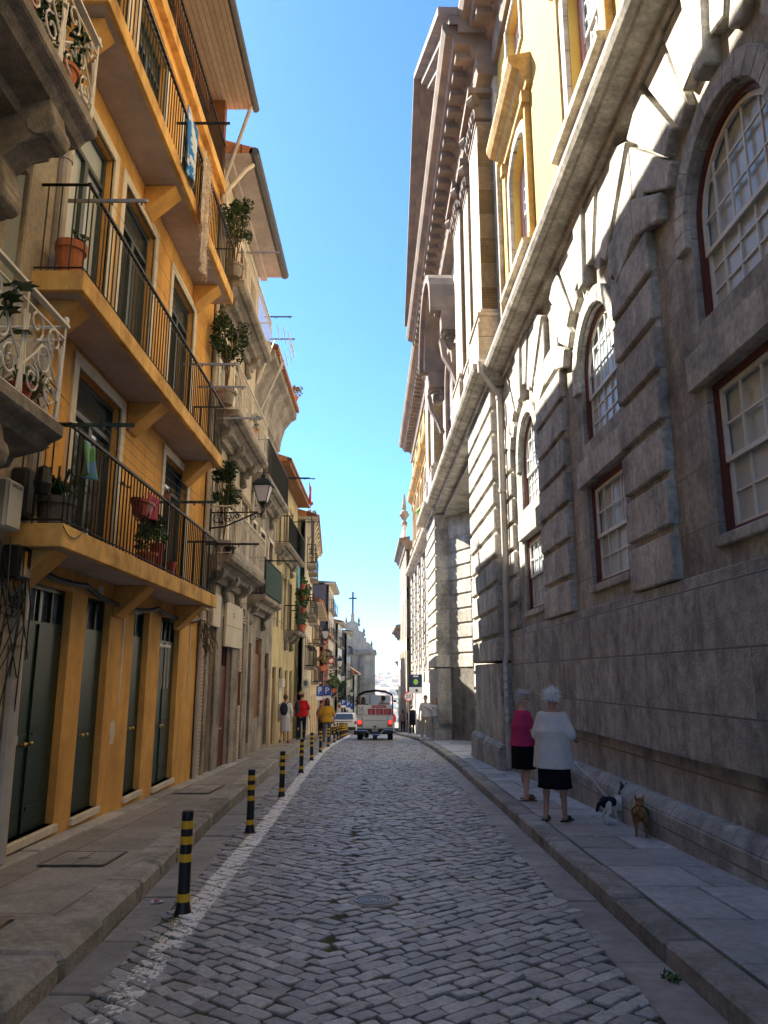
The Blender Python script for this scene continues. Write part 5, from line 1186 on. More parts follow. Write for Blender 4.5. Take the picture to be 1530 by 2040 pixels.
mb = MB(); mb.box((-.12, -.034, 2.97), (.14, -.03, 3.04)); mb.build('sign_bar', white_s, pp)
mb = MB(); mb.ball((.0, -.034, 2.72), (.13, .008, .15), 10, 6); mb.build('emblem', flat('emblem_green', (.35, .6, .12)), pp)
mb = MB(); mb.ball((.05, -.034, 2.28), (.07, .006, .08), 10, 6); mb.build('lower_emblem', black_s, pp)
r = empty('round_shop_sign', (-4.15, 53, 2.9), 'red and white round shop sign hanging over the street', 'shop sign')
mb = MB(); mb.tube([(0, 0, 0), (.8, 0, 0)], .03, 5); mb.build('arm', iron, r)
mb = MB(); mb.prism([(.5+.24*cos(2*pi*i/18), -.3+.24*sin(2*pi*i/18)) for i in range(18)], lambda a, b: (a, -.04, b), lambda a, b: (a, .04, b)); d = mb.build('disc', red_s, r)
mb = MB(); mb.prism([(.5+.15*cos(2*pi*i/18), -.3+.15*sin(2*pi*i/18)) for i in range(18)], lambda a, b: (a, -.05, b), lambda a, b: (a, -.041, b)); mb.build('disc_centre', white_s, d)
# clothes racks
def rack(label, x, y, z, L, m=silver, n=5, far=None, wires=None):
    r = empty('clothes_rack', (x, y, z), label, 'clothes rack'); mb = MB()
    mb.box((-.25, -.012, -.015), (L, .012, .02)); mb.build('arm', m, r)
    mb = MB()
    for i in range(n): mb.cut(); mb.ball((.06+i*(L-.12)/max(1, n-1), 0, -.03), (.014, .014, .025), 6, 4)
    mb.build('pulley', pipe_d, r)
    if wires:
        mb = MB()
        for i in range(n): a = .06+i*(L-.12)/max(1, n-1); mb.tube([(a, 0, -.02), (a, wires/2, -.06), (a, wires, -.02)], .0028, 3)
        mb.build('clothes_lines', silver, r)
    return r
X = -3.05
rack('steel clothes rack arm at the near end of the middle ochre balcony', X, 7.0, 6.46, .58, silver, 4, wires=5.6)
rack('twin of the steel clothes rack, beyond the middle ochre balcony centre', X, 11.6, 6.62, .62, silver, 4, wires=None)
rack('second steel arm close beside the first twin on the middle ochre balcony', X, 12.6, 6.62, .6, silver, 4)
rack('old green clothes rack arm at the near corner of the lowest ochre balcony', X, 7.05, 4.02, .6, mat('old_green_paint', (.04, .06, .045), var=.3, bump=0), 5, wires=3.4)
rack('old green clothes rack arm midway along the lowest ochre balcony', X, 10.6, 4.06, .62, MATS['old_green_paint'], 5)
rack('dark clothes rack arm at the far corner of the lowest ochre balcony', X, 13.7, 3.98, .75, iron, 3)
rack('dark clothes rack arm on the top ochre balcony', X, 10.4, 10.2, .6, iron, 2)
rack('thin clothes rack on the top tan balcony', X, 15.3, 10.9, .7, silver, 3)
rack('silver clothes rack below the planted tan balcony', X, 14.2, 6.6, .65, silver, 4)
rack('thin rack arm against the sky on the tan house roof terrace', X, 19.2, 11.3, .5, pipe_d, 2)
rack('rack arm against the sky above the coved cornice', -3.1, 20.4, 11.2, .5, pipe_d, 2)
rack('rack arm on the dark screened balcony', -3.2, 20.6, 4.7, .8, iron, 3)
for y, z in ((24.5, 8.1), (26.5, 8.6), (28.5, 7.4)): rack({24.5: 'thin black rack arm on the yellow house upper balcony', 26.5: 'rack arm with the red washing', 28.5: 'rack arm with the dark washing'}[y], -3.25, y, z, .75, iron, 3, wires=1.5)
# laundry
def drape(name, label, x, y, z, w, h, m, cat, fringe=False, wav=.03, k=3.):
    n, q = 14, 16; V = []; rnd = random.Random(int(y*10))
    for j in range(q+1):
        for i in range(n+1):
            a = i/n; b = j/q
            V.append((wav*sin(a*k*pi+b*1.3)*(.3+b)+(rnd.uniform(-.018, .018) if fringe else 0), w*(a-.5)*(1-.12*b*(sin(b*3))), -h*b+(rnd.uniform(-.03, .03) if fringe and j == q else 0)))
    mb = MB(); mb.add(V, [(j*(n+1)+i, j*(n+1)+i+1, (j+1)*(n+1)+i+1, (j+1)*(n+1)+i) for j in range(q) for i in range(n)])
    if fringe:
        for _ in range(700):
            a, b = rnd.random(), rnd.random(); p = Vector((rnd.uniform(-.02, .05), w*(a-.5), -h*b)); d = Vector((rnd.uniform(-.02, .05), rnd.uniform(-.02, .02), -rnd.uniform(.03, .07)))
            mb.add([p-Vector((0, .008, 0)), p+Vector((0, .008, 0)), p+d], [(0, 1, 2)])
    o = mb.build(name, m, smooth=not fringe, norm=False); o.location = (x, y, z); s = o.modifiers.new('thick', 'SOLIDIFY'); s.thickness = .006
    return tag(o, label, cat)
drape('bath_towel', 'blue and white towel hanging over the top ochre balcony railing', -2.98, 10.2, 10.1, .65, 1.0, mat('blue_towel', (.02, .2, .6), col2=(.6, .7, .8), mix=(2.2, .52, .56), var=.1, bump=.2, rough=.95), 'towel')
drape('shaggy_rug', 'long cream shaggy rug hanging from the top ochre balcony', -2.96, 11.1, 10.1, .5, 2.1, mat('cream_wool', (.62, .53, .44), var=.15, vs=30, bump=.3, rough=1), 'rug', True)
drape('red_garment', 'red garment drying high on the yellow house', -2.75, 27.2, 8.55, .9, .75, flat('red_cloth', (.45, .02, .02), .9), 'garment')
drape('dark_washing', 'dark sheets drying high over the street', -2.8, 29.0, 7.6, 1.4, 1.4, flat('black_cloth', (.02, .02, .03), .9), 'washing')
drape('blue_parasol_cloth', 'light blue cloth hanging above the plant-filled balcony', -3.3, 28.9, 5.7, 1.0, .8, flat('pale_blue_cloth', (.12, .35, .45), .9), 'cloth')
drape('green_bag', 'green and blue plastic bag tied by the nearest balcony corner', -3.0, 7.35, 3.92, .3, .35, mat('green_film', (.08, .28, .05), col2=(.1, .25, .5), mix=(6, .5, .6), rough=.3, var=.1, bump=0), 'bag', wav=.05, k=2)
drape('red_stocking', 'pink and red cloth decorations pegged near the hanging planter', -3.07, 9.75, 3.95, .5, .32, flat('pink_cloth', (.42, .05, .10), .9), 'cloth')
# plants in pots
def potted(label, x, y, z, pr=.14, ph=.22, kind='leafy', r=(.25, .25, .25), n=120, pm=terracotta, lm=leaf_m, name='potted_plant', size=.08, stem=0, plant_h=.1, bands=False):
    o = empty(name, (x, y, z), label, 'potted plant'); mb = MB()
    mb.lathe([(pr*.7, 0), (pr*.95, ph*.8), (pr*1.08, ph*.8), (pr*1.1, ph), (pr*.95, ph), (pr*.9, ph*.9), (0, ph*.9)], n=14); mb.build('pot', pm, o)
    rnd = random.Random(int(x*100+y*37+z*11)); mb = MB(); s = MB()
    top = ph+stem
    if stem:
        for q in range(5): a = rnd.uniform(0, 6.3); s.tube([(0, 0, ph*.8), (.06*cos(a), .06*sin(a), ph+stem*.5), (r[0]*.6*cos(a*2), r[1]*.6*sin(a*2), top+r[2]*.9)], .011, 4)
    else: s.tube([(0, 0, ph*.8), (0, 0, ph+.08)], .012, 4)
    s.build('stem', stem_m, o)
    if kind == 'leafy':
        m = max(4, min(15, n//28))
        for q in range(m):
            a = rnd.uniform(0, 6.3); e = rnd.uniform(-.75, 1.); w = sqrt(max(0, 1-e*e*.8))*rnd.uniform(.25, .95); cr = rnd.uniform(.22, .46)
            c = (r[0]*w*cos(a), r[1]*w*sin(a), top+r[2]*(.8+e*.85)); mb.leaves(c, (r[0]*cr, r[1]*cr, r[2]*cr), n//m, size*.72, rnd)
            if stem: mb.tube([(0, 0, ph+stem*.6), (c[0]*.5, c[1]*.5, (c[2]+ph+stem)*.5), c], .007, 3)
    elif kind == 'blades': mb.blades((0, 0, ph*.9), n, r[2], .012, rnd, .9)
    elif kind == 'monstera':
        for q in range(n):
            a = rnd.uniform(0, 6.3); h = rnd.uniform(.25, .75)*r[2]; p = Vector((r[0]*cos(a), r[1]*sin(a), ph+h)); s2 = rnd.uniform(.1, .17)
            t = Vector((cos(a), sin(a), .1)); u = Vector((-sin(a), cos(a), .2)); V = [p]
            for k in range(13):
                th = -2.6+5.2*k/12; rr = s2*(1.0 if k % 2 else .62); V.append(p+t*rr*cos(th)+u*rr*sin(th)+Vector((0, 0, -abs(th)*.01)))
            mb.add(V, [(0, k, k+1) for k in range(1, 13)]); mb.tube([(0, 0, ph*.9), p], .006, 4)
    mb.build('foliage', lm, o, norm=False); return o
potted('spherical terracotta pot with a small plant at the end of the middle ochre balcony', -3.32, 7.22, 5.66, .15, .42, 'leafy', (.13, .13, .1), 60, size=.07)
mb = MB()
potted('big monstera in the nearest white scrolled balcony', -3.2, 5.5, 3.84, .14, .2, 'monstera', (.28, .3, .85), 12, pm=white_plastic)
potted('rust-red pot of thin leaves in the nearest white scrolled balcony', -3.05, 5.95, 3.84, .10, .16, 'blades', (.2, .2, .32), 26, pm=flat('red_plastic', (.32, .05, .025)), lm=leaf_m)
potted('dry spidery grass plant at the corner of the nearest white balcony', -3.15, 6.3, 3.84, .09, .12, 'blades', (.3, .3, .5), 46, lm=leaf_y)
potted('trailing flowering shrub in the upper white scrolled balcony', -3.12, 5.3, 7.05, .16, .2, 'leafy', (.3, .9, .5), 700, lm=leaf_y, size=.09)
potted('dark leafy plant in the upper white scrolled balcony corner', -3.05, 6.1, 7.05, .14, .2, 'leafy', (.2, .4, .35), 380, lm=leaf_d, size=.1)
potted('bushy fresh green plant on the floor of the lowest ochre balcony', -3.22, 10.1, 3.04, .14, .2, 'leafy', (.24, .42, .3), 800, lm=leaf_m, size=.085)
potted('green herb in a red pot beside the bushy plant', -3.25, 10.65, 3.04, .1, .42, 'leafy', (.18, .24, .24), 260, pm=flat('red_plastic', (.32, .05, .025)), size=.09)
potted('yellowish small flower pot on the lowest ochre balcony railing', -3.08, 10.4, 4.07, .05, .05, 'leafy', (.08, .14, .07), 60, lm=leaf_y, size=.05)
potted('planter of rushes in the near corner of the lowest ochre balcony', -3.35, 7.5, 3.04, .2, .34, 'blades', (.3, .3, .55), 50, pm=pipe_d, lm=leaf_d)
r = potted('red window box with dry plants hanging on the lowest ochre railing', -3.14, 9.55, 3.62, .13, .2, 'leafy', (.1, .35, .08), 60, pm=flat('red_plastic', (.32, .05, .025)), lm=leaf_d, size=.06); r.scale = (1, 2.2, 1)
potted('stripes of toys and red bottles beside the green plant on the lowest balcony', -3.12, 10.95, 3.04, .07, .2, 'leafy', (.05, .05, .03), 10, pm=flat('red_plastic', (.32, .05, .025)), size=.04)
potted('small tree in a box at the near end of the tan mid balcony', -3.28, 14.75, 7.08, .2, .3, 'leafy', (.38, .5, .52), 1500, pm=gran_ld, lm=leaf_d, stem=.75, size=.11)
potted('small tree on the highest tan balcony', -3.25, 14.9, 10.05, .18, .3, 'leafy', (.36, .45, .5), 1300, pm=gran_ld, lm=leaf_d, stem=.7, size=.11)
potted('small leafy tree rising behind the wall lantern', -3.3, 15.2, 4.0, .18, .3, 'leafy', (.34, .5, .5), 1400, pm=gran_ld, lm=leaf_d, stem=.75, size=.11)
potted('bluish plant on the tan mid balcony railing', -3.15, 17.4, 7.3, .1, .15, 'leafy', (.15, .5, .22), 160, lm=mat('blue_leaves', (.13, .2, .16), var=.2, bump=0, isl=.3), size=.1)
potted('flowerpot at the near corner of the lowest tan balcony', -3.12, 15.1, 4.02, .11, .14, 'blades', (.1, .1, .15), 12, pm=black_pl, lm=leaf_d)
potted('hanging green curtain of plants on the yellow house balcony', -3.3, 30.4, 3.3, .2, .3, 'leafy', (.35, .8, 1.0), 900, lm=leaf_m, size=.2)
for y, z in ((29.1, 3.3), (29.7, 4.0), (30.3, 4.55), (29.4, 4.9)): potted({3.3: 'red pot lowest on the plant-filled yellow balcony', 4.0: 'red pot second up on the plant-filled balcony', 4.55: 'long red pot over the plant-filled balcony', 4.9: 'highest red pot under the blue cloth'}[z], -3.2, y, z, .14, .2, 'leafy', (.2, .25, .15), 70, pm=flat('red_plastic', (.32, .05, .025)), size=.14)
potted('plant on the roof edge of the coved house', -3.1, 24.8, 10.95, .12, .15, 'leafy', (.25, .4, .3), 160, lm=leaf_y, size=.14)
potted('weeds growing on the bracketed eaves', -3.3, 33.2, 8.6, .12, .15, 'leafy', (.3, .5, .25), 120, lm=leaf_y, size=.16)
potted('shrub growing beside the far wall lanterns', -4.3, 76, -1.5, .3, .3, 'leafy', (.7, 1.4, 1.3), 500, lm=leaf_d, size=.35)
potted('hedge of pot plants on a low far balcony', -4.0, 60, .3, .3, .3, 'leafy', (.5, 1.8, .6), 400, lm=leaf_m, size=.28)
potted('plants over the iron balcony before the crimson wall', -4.0, 49.5, 1.9, .3, .3, 'leafy', (.5, 1.2, .5), 250, lm=leaf_y, size=.25)
# hanging things
r = empty('hanging_lamp_shade', (-3.25, 6.95, 3.3), 'small black bell-shaped flower holder hanging under the near balcony corner', 'hanging pot'); mb = MB(); mb.lathe([(.02, .28), (.06, .25), (.085, .1), (.06, 0), (0, 0)], n=10); mb.tube([(0, 0, .28), (0, 0, .45)], .006, 4); mb.build('body', black_pl, r)
mb = MB(); mb.tube([(-.03, 0, .45), (.03, 0, .46)], .006, 4); mb.build('hook', iron, r)
r = empty('ac_unit', (-3.3, 32.62, 1.1), 'pale boxed air conditioner on the mossy side wall', 'air conditioner'); mb = MB(); mb.box((-.35, -.32, 0), (.35, 0, .6)); mb.build('casing', white_plastic, r, bevel=.03); r.scale = (.45, .5, .62)
mb = MB(); mb.lathe([(.2, 0), (.2, .01), (0, .01)], n=16); o_ = mb.build('fan_grille', pipe_d, r); o_.rotation_euler.x = pi/2; o_.location = (0, -.325, .3)
# ------------------------------------------------------------ vehicles
def wheel(par, x, y, r, w, hub=silver):
    mb = MB(lambda a, b, c: (c, a, b)); mb.lathe([(r*.55, -w/2), (r*.93, -w/2), (r, -w/2+.03), (r, w/2-.03), (r*.93, w/2), (r*.55, w/2)], n=20); t = mb.build('tyre', flat('tyre_rubber', (.015, .015, .016), .9), par, loc=(x, y, r))
    mb = MB(lambda a, b, c: (c, a, b)); mb.lathe([(0, -w/2+.02), (r*.56, -w/2+.015), (r*.58, w/2-.015), (0, w/2-.02)], n=16); mb.build('rim', hub, t); return t
paint_w = flat('white_vehicle_paint', (.74, .74, .72), .35)
canvas_m = mat('canvas_greige', (.50, .47, .43), var=.08, bump=.1)
clear = flat('scratched_plastic_window', (.42, .47, .52), .2)
tr = empty('open_tour_truck', (-.42, 36.4, G(36.4)), 'white open-backed off-road tour truck with hooped canopy and red panels driving away', 'truck'); tr.rotation_euler.x = -.045
def tbox(name, a, b, m, par=None, bevel=.015): mb = MB(); mb.box(a, b); return mb.build(name, m, par or tr, bevel=bevel)
W_ = .86
body = tbox('body', (-W_, 0, .52), (W_, 3.4, 1.12), paint_w, bevel=.03)
tbox('tailgate', (-.58, -.03, .60), (.58, 0, 1.08), paint_w, body); tbox('tailgate_groove', (-.5, -.036, .88), (.5, -.03, .9), flat('panel_gap', (.2, .2, .2)), body, 0)
for x in (-.59, .59): tbox('body_seam', (x-.006, -.034, .54), (x+.006, -.0, 1.1), MATS['panel_gap'], body, 0)
bench = tbox('rear_panel', (-.82, -.02, 1.13), (.80, .02, 1.60), paint_w)
rp = flat('red_panel', (.42, .03, .05), .5)
for x in (-.34, .04, .42): tbox('red_notice', (x, -.03, 1.16), (x+.35, -.02, 1.42), rp, bench, 0)
q = tbox('red_banner', (-.16, -.03, 1.46), (.52, -.02, 1.58), rp, bench, 0)
mb = MB(); rnd = random.Random(1)
for x in (-.32, .06, .44):
    for z in (1.2, 1.25, 1.3, 1.35): mb.box((x+.03, -.033, z), (x+.03+rnd.uniform(.12, .27), -.03, z+.012))
x = -.12
while x < .46: w = rnd.uniform(.02, .05); mb.box((x, -.033, 1.495), (x+w, -.03, 1.535)); x += w+.015
mb.build('panel_text', flat('pale_print', (.65, .4, .4)), bench)
mb = MB(); mb.tube([(-.66+.09*cos(a), -.03, 1.47+.09*sin(a)) for a in [pi*.8+i*pi*1.4/12 for i in range(13)]], .014, 4); mb.ball((-.64, -.03, 1.45), (.03, .01, .03)); mb.build('emblem', flat('grey_print', (.16, .15, .17)), bench)
mb = MB()
for z, w in ((1.33, .3), (1.27, .26), (1.2, .34), (1.16, .2)): mb.box((-.78, -.024, z), (-.78+w, -.02, z+.018))
mb.build('small_print', MATS['grey_print'], bench)
for s in (-1, 1):
    x = s*.71; tl = tbox('tail_lamp', (x-.10, -.05, .62), (x+.10, 0, .90), flat('lamp_housing', (.04, .02, .02), .4), body)
    m = mat('lit_brake_lamp', (.6, .01, .01), rough=.3, var=0, bump=0, emit=((1, .03, .02), .35)) ; tbox('brake_lens', (x-.085, -.062, .73), (x+.085, -.05, .885), m, tl)
    tbox('amber_lens', (x-.07, -.06, .635), (x+.07, -.05, .70), flat('amber_lens', (.35, .2, .05), .3), tl)
pl_ = tbox('number_plate', (-.14, -.055, .40), (.14, -.04, .60), flat('plate_grey', (.55, .55, .52)), body)
mb = MB()
for i in range(6): mb.box((-.11+i*.04, -.058, .44+.0), (-.085+i*.04, -.055, .5))
for i in range(3): mb.box((-.06+i*.04, -.058, .53), (-.035+i*.04, -.055, .575))
mb.build('plate_characters', black_s, pl_)
tbox('plate_lamp', (-.06, -.08, .60), (.06, -.03, .66), black_pl, body)
mb = MB(); mb.tube([(-.86, -.12, .44), (-.38, -.12, .44), (-.22, -.12, .26), (.24, -.12, .26), (.4, -.12, .47), (.86, -.12, .47)], .028, 6); mb.build('bumper_bar', chrome, tr)
tbox('chassis', (-.78, .0, .28), (.78, 3.4, .50), black_pl); tbox('spare_wheel', (-.1, .1, .02), (.1, .5, .4), black_pl)
for s in (-1, 1): wheel(tr, s*.72, .75, .36, .24); wheel(tr, s*.72, 3.0, .36, .24)
mb = MB(); mb.ball((-.4, .3, .2), (.12, .1, .1)); mb.tube([(-.7, .75, .3), (.7, .75, .3)], .06, 6); mb.ball((.1, .75, .3), .14); mb.build('rear_axle', black_pl, tr)
# canopy
def hoop(y, r=.022):
    pts = [(-.84, y, 1.1), (-.84, y, 1.95), (-.78, y, 2.1), (-.5, y, 2.22), (0, y, 2.28), (.5, y, 2.22), (.78, y, 2.1), (.84, y, 1.95), (.84, y, 1.1)]
    mb = MB(); mb.tube(pts, r, 6); mb.build('canopy_hoop', iron, tr)
for y in (.05, .85, 1.7, 2.5): hoop(y)
mb = MB()
for xa, xb, za, zb in ((-.84, -.78, 1.95, 2.1), (-.78, -.5, 2.1, 2.22), (-.5, 0, 2.22, 2.28), (0, .5, 2.28, 2.22), (.5, .78, 2.22, 2.1), (.78, .84, 2.1, 1.95)):
    mb.hexa([(xa, .05, za+.02), (xb, .05, zb+.02), (xb, 2.5, zb+.02), (xa, 2.5, za+.02), (xa, .05, za+.03), (xb, .05, zb+.03), (xb, 2.5, zb+.03), (xa, 2.5, za+.03)])
mb.build('canopy', canvas_m, tr)
for s in (-1, 1):
    tbox('side_curtain', (s*.845-.006, .1, 1.75), (s*.845+.006, 2.45, 1.95), canvas_m, None, 0)
tbox('cab', (-.82, 2.5, 1.1), (.82, 3.4, 1.55), paint_w); tbox('windscreen', (-.76, 3.3, 1.5), (.76, 3.34, 2.1), clear)
for x in (-.3, .3): tbox('windscreen_bar', (x-.015, 3.28, 1.5), (x+.015, 3.36, 2.1), black_pl, None, 0)
tbox('bonnet', (-.75, 3.4, .5), (.75, 4.4, 1.15), paint_w)
tbox('mirror', (.9, 2.9, 1.75), (1.05, 2.95, 1.86), black_pl); tbox('mirror', (-1.05, 2.9, 1.75), (-.9, 2.95, 1.86), black_pl)
tbox('bench_seat', (-.75, .3, 1.1), (-.35, 2.3, 1.3), flat('red_seat', (.3, .04, .04)), None); tbox('bench_seat', (.35, .3, 1.1), (.75, 2.3, 1.3), MATS['red_seat'], None)
# parked white car
def car(label, x, y, rz, col):
    r = empty('parked_car', (x, y, G(y)), label, 'car', rz=rz); r.rotation_euler.x = -.055
    mb = MB()
    prof = [(0, .30), (-.04, .45), (-.02, .62), (.02, .95), (.10, 1.02), (.55, 1.45), (.8, 1.52), (2.2, 1.52), (3.1, 1.02), (4.1, .92), (4.3, .7), (4.35, .4), (4.2, .3)]
    def ringp(i): y_, z_ = prof[i]; return y_, z_
    n = len(prof)
    V = []
    for yy, zz in prof:
        w = .9 if zz < 1.03 else lerp(.84, .62, (zz-1.03)/.5)
        V += [(-w, yy, zz), (w, yy, zz)]
    mb.add(V, [(2*i, 2*i+1, 2*i+3, 2*i+2) for i in range(n-1)]+[(2*n-2, 2*n-1, 1, 0), tuple(range(0, 2*n, 2)), tuple(range(1, 2*n, 2))[::-1]])
    b = mb.build('body', col, r, bevel=.05)
    mb = MB(); mb.hexa([(-.66, .09, 1.05), (.66, .09, 1.05), (.66, .12, 1.06), (-.66, .12, 1.06), (-.58, .49, 1.425), (.58, .49, 1.425), (.58, .54, 1.43), (-.58, .54, 1.43)]); mb.build('rear_window', glass, b)
    for s in (-1, 1):
        mb = MB(); mb.hexa([(s*.855, .55, 1.06), (s*.855, 2.9, 1.06), (s*.80, 2.9, 1.08), (s*.80, .55, 1.08), (s*.70, .75, 1.44), (s*.70, 2.2, 1.44), (s*.6, 2.2, 1.45), (s*.6, .75, 1.45)]); mb.build('side_window', glass, b)
        mb = MB(); mb.box((s*.88-.12 if s > 0 else -.9, -.045, .75), (.9 if s > 0 else -.76, .06, .93)); mb.build('tail_lamp', flat('dark_red_lens', (.12, .01, .01), .25), b, bevel=.02)
        for yy in (.75, 3.5): wheel(r, s*.80, yy, .33, .2)
    mb = MB(); mb.box((-.85, -.07, .33), (.85, .02, .55)); mb.build('bumper', black_pl, b, bevel=.03)
    mb = MB(); mb.box((-.25, -.075, .62), (.25, -.04, .74)); p = mb.build('number_plate', white_s, b)
    mb = MB(); mb.box((-.6, -.045, .90), (.6, -.0, .94)); mb.build('lamp_strip', black_s, b)
    return r
car('white hatchback parked behind the distant bollards', -2.82, 54.5, -.03, paint_w)
car('second white car parked in front of the hatchback', -2.55, 62, -.03, paint_w)
# ------------------------------------------------------------ people
def remesh(o, v, smooth=4):
    m = o.modifiers.new('remesh', 'REMESH'); m.mode = 'VOXEL'; m.voxel_size = v; m.use_smooth_shade = True
    if smooth: s = o.modifiers.new('smooth', 'SMOOTH'); s.iterations = smooth; s.factor = .5
    return o
skin_a = mat('skin_tanned', (.48, .27, .18), rough=.55, var=.06, bump=0); skin_b = mat('skin_pale', (.62, .42, .33), rough=.55, var=.05, bump=0); skin_d = mat('skin_dark', (.09, .05, .035), rough=.5, var=.05, bump=0)
def cloth(n, c, bump=.25): return mat(n, c, rough=.95, var=.08, vs=12, bump=bump, bs=160, spec=.1)
def stack(mb, secs, n=18, fold=0., k=7, ph=0.):
    """elliptical sections (cx, cy, z, rx, ry) closed at both ends"""
    V = []
    for i, (cx, cy, z, rx, ry) in enumerate(secs):
        f = fold*(i/(len(secs)-1))
        for j in range(n): a = 2*pi*j/n; w = 1+f*sin(k*a+ph); V.append((cx+rx*w*cos(a), cy+ry*w*sin(a), z))
    m = len(secs)
    F = [(i*n+j, i*n+(j+1) % n, (i+1)*n+(j+1) % n, (i+1)*n+j) for i in range(m-1) for j in range(n)]+[tuple(range(n))[::-1], tuple((m-1)*n+j for j in range(n))]
    mb.add(V, F)
def person(label, loc, rz, H=1.65, skin=skin_b, top=None, bottom=None, shoes=None, hair=None, arms=None, legs=None, head=(0, 0), lean=0, fat=1., vox=.02, extras=None, group=None, clothes_cat='person', sit=False):
    r = empty('person', loc, label, 'person', group, rz=rz); k = H/1.7
    J = dict(hip=.90, waist=1.05, chest=1.28, sh=1.40, neck=1.46, head=1.60)
    A = arms or {}; Lg = legs or {}
    def arm(s):
        d = A.get(s, ((.24, -.02, 1.12), (.25, .03, .87))); sg = 1 if s == 'R' else -1
        return [(sg*.150, 0, 1.365)]+[(sg*p[0], p[1], p[2]) for p in d]
    def leg(s):
        d = Lg.get(s, ((.10, .02, .48), (.10, -.01, .08))); sg = 1 if s == 'R' else -1
        return [(sg*.095, 0, .90)]+[(sg*p[0], p[1], p[2]) for p in d]
    S = lambda p: (p[0]*k, (p[1]+lean*max(0, p[2]-.9))*k, p[2]*k)
    mb = MB()
    stack(mb, [(*S((0, 0, z))[:2], z*k, rx*k*(fat if z < 1.3 else 1), ry*k*(fat if z < 1.3 else 1)) for z, rx, ry in ((.80, .12, .09), (.90, .165, .12), (1.04, .135, .10), (1.18, .15, .11), (1.30, .175, .11), (1.38, .155, .09), (1.45, .06, .055))])
    for s in 'RL':
        a = [S(p) for p in arm(s)]; mb.cap(a[0], .052*k, a[1], .038*k); mb.cap(a[1], .038*k, a[2], .026*k)
        d = (Vector(a[2])-Vector(a[1])).normalized(); w = Vector(a[2]); sg = 1 if s == 'R' else -1
        side = d.cross(Vector((0, 1, 0) if abs(d.y) < .8 else (0, 0, 1))).normalized(); nrm = d.cross(side)
        palm = w+d*.075*k; mb.cap(w, .024*k, palm, .03*k)
        for i, ln in enumerate((.055, .068, .072, .064)):
            b = palm+side*(.030-.02*i)*k+d*.01*k; m1 = b+d*ln*.55*k+nrm*.006*k; mb.cap(b, .0095*k, m1, .0085*k, 6); mb.cap(m1, .0085*k, m1+(d*.8+nrm*.5*sg*-1).normalized()*ln*.5*k, .0075*k, 6)
        t0 = w+d*.02*k+side*.022*k; mb.cap(t0, .012*k, t0+(d*.7+side*.7).normalized()*.05*k, .009*k, 6)
        l = [S(p) for p in leg(s)]; mb.cap(l[0], .083*k*fat, l[1], .052*k*fat**.5); mb.cap(l[1], .052*k, l[2], .036*k)
        c = Vector(l[1]).lerp(Vector(l[2]), .3)-Vector((0, .018*k, 0)); mb.ball(c, (.05*k, .05*k, .12*k))
        an = Vector(l[2]); mb.cap(an-Vector((0, .03*k, .035*k)), .035*k, an+Vector((sg*.02*k, .13*k, -.05*k)), .026*k)
    hx, hy = S((0, 0, J['head']))[:2]; hz = J['head']*k
    yaw, tilt = head; fw = Vector((-sin(yaw), cos(yaw), tilt)).normalized(); rt = fw.cross(Vector((0, 0, 1))).normalized(); up = rt.cross(fw)
    hc = Vector((hx, hy+.01*k, hz))
    P = lambda a, b, c: hc+rt*a*k+fw*b*k+up*c*k
    mb.cap((hx, hy-.005, 1.42*k), .05*k, hc-up*.04*k, .05*k)
    mb.ball(hc+up*.015*k, (.076*k, .09*k, .10*k), 14, 10); mb.cap(P(0, .03, -.03), .062*k, P(0, .055, -.085), .032*k)
    mb.cap(P(0, .092, .01), .009*k, P(0, .108, -.022), .014*k, 6)
    for s in (-1, 1): mb.ball(P(s*.078, .0, -.01), (.012*k, .02*k, .03*k), 8, 6)
    b = remesh(mb.build('body', skin, r), vox)
    # eyes and mouth
    e = MB()
    for s in (-1, 1): e.ball(P(s*.031, .083, .012), (.012*k, .006*k, .007*k), 8, 5)
    e.build('eyes', flat('eye_dark', (.03, .02, .015), .2), r)
    e = MB(); e.cap(P(-.02, .092, -.05), .005*k, P(.02, .092, -.05), .005*k, 6); e.build('mouth', flat('lips', (.35, .12, .10), .5), r)
    if hair:
        m_, kind = hair; h = MB(); rnd = random.Random(int(loc[0]*50+loc[1]*7))
        if kind == 'curly':
            for _ in range(170):
                v = Vector((rnd.gauss(0, 1), rnd.gauss(-.15, 1), rnd.gauss(.35, .9))).normalized()
                if v.y > .25 and v.z < .45: continue
                if v.z < -.55: continue
                q = hc+(rt*v.x*.088+fw*v.y*.10+up*(v.z*.112+.03))*k*rnd.uniform(.92, 1.06); h.ball(q, rnd.uniform(.018, .028)*k, 6, 4)
                vv = (rt*v.x+fw*v.y+up*v.z)
                for _ in range(9):
                    p = q+vv*.012+Vector([rnd.gauss(0, .014) for _ in range(3)]); d = (vv*.6+Vector([rnd.gauss(0, .8) for _ in range(3)])).normalized()*rnd.uniform(.012, .028); w = d.cross(Vector([rnd.gauss(0, 1) for _ in range(3)])).normalized()*.0022
                    e2 = Vector([rnd.gauss(0, .012) for _ in range(3)]); h.add([p-w, p+w, p+d*.6+e2+w, p+d*.6+e2-w, p+d+e2*2], [(0, 1, 2, 3), (3, 2, 4)])
        else:
            for v in [(0, -.02, .03)]: h.ball(P(*v), (.088*k, .10*k, .108*k), 14, 10)
            # cut away the face by a second ball of hair shifted back
            h.v = [tuple(Vector(p)+(fw*(-.075*k) if (Vector(p)-hc).dot(fw) > .045*k and (Vector(p)-hc).dot(up) < .06*k else Vector((0, 0, 0)))) for p in h.v]
            if kind == 'long':
                h.cap(P(0, -.045, 0), .085*k, P(0, -.06, -.22), .07*k); [h.cap(P(s*.07, -.01, 0), .035*k, P(s*.085, .02, -.22), .03*k) for s in (-1, 1)]
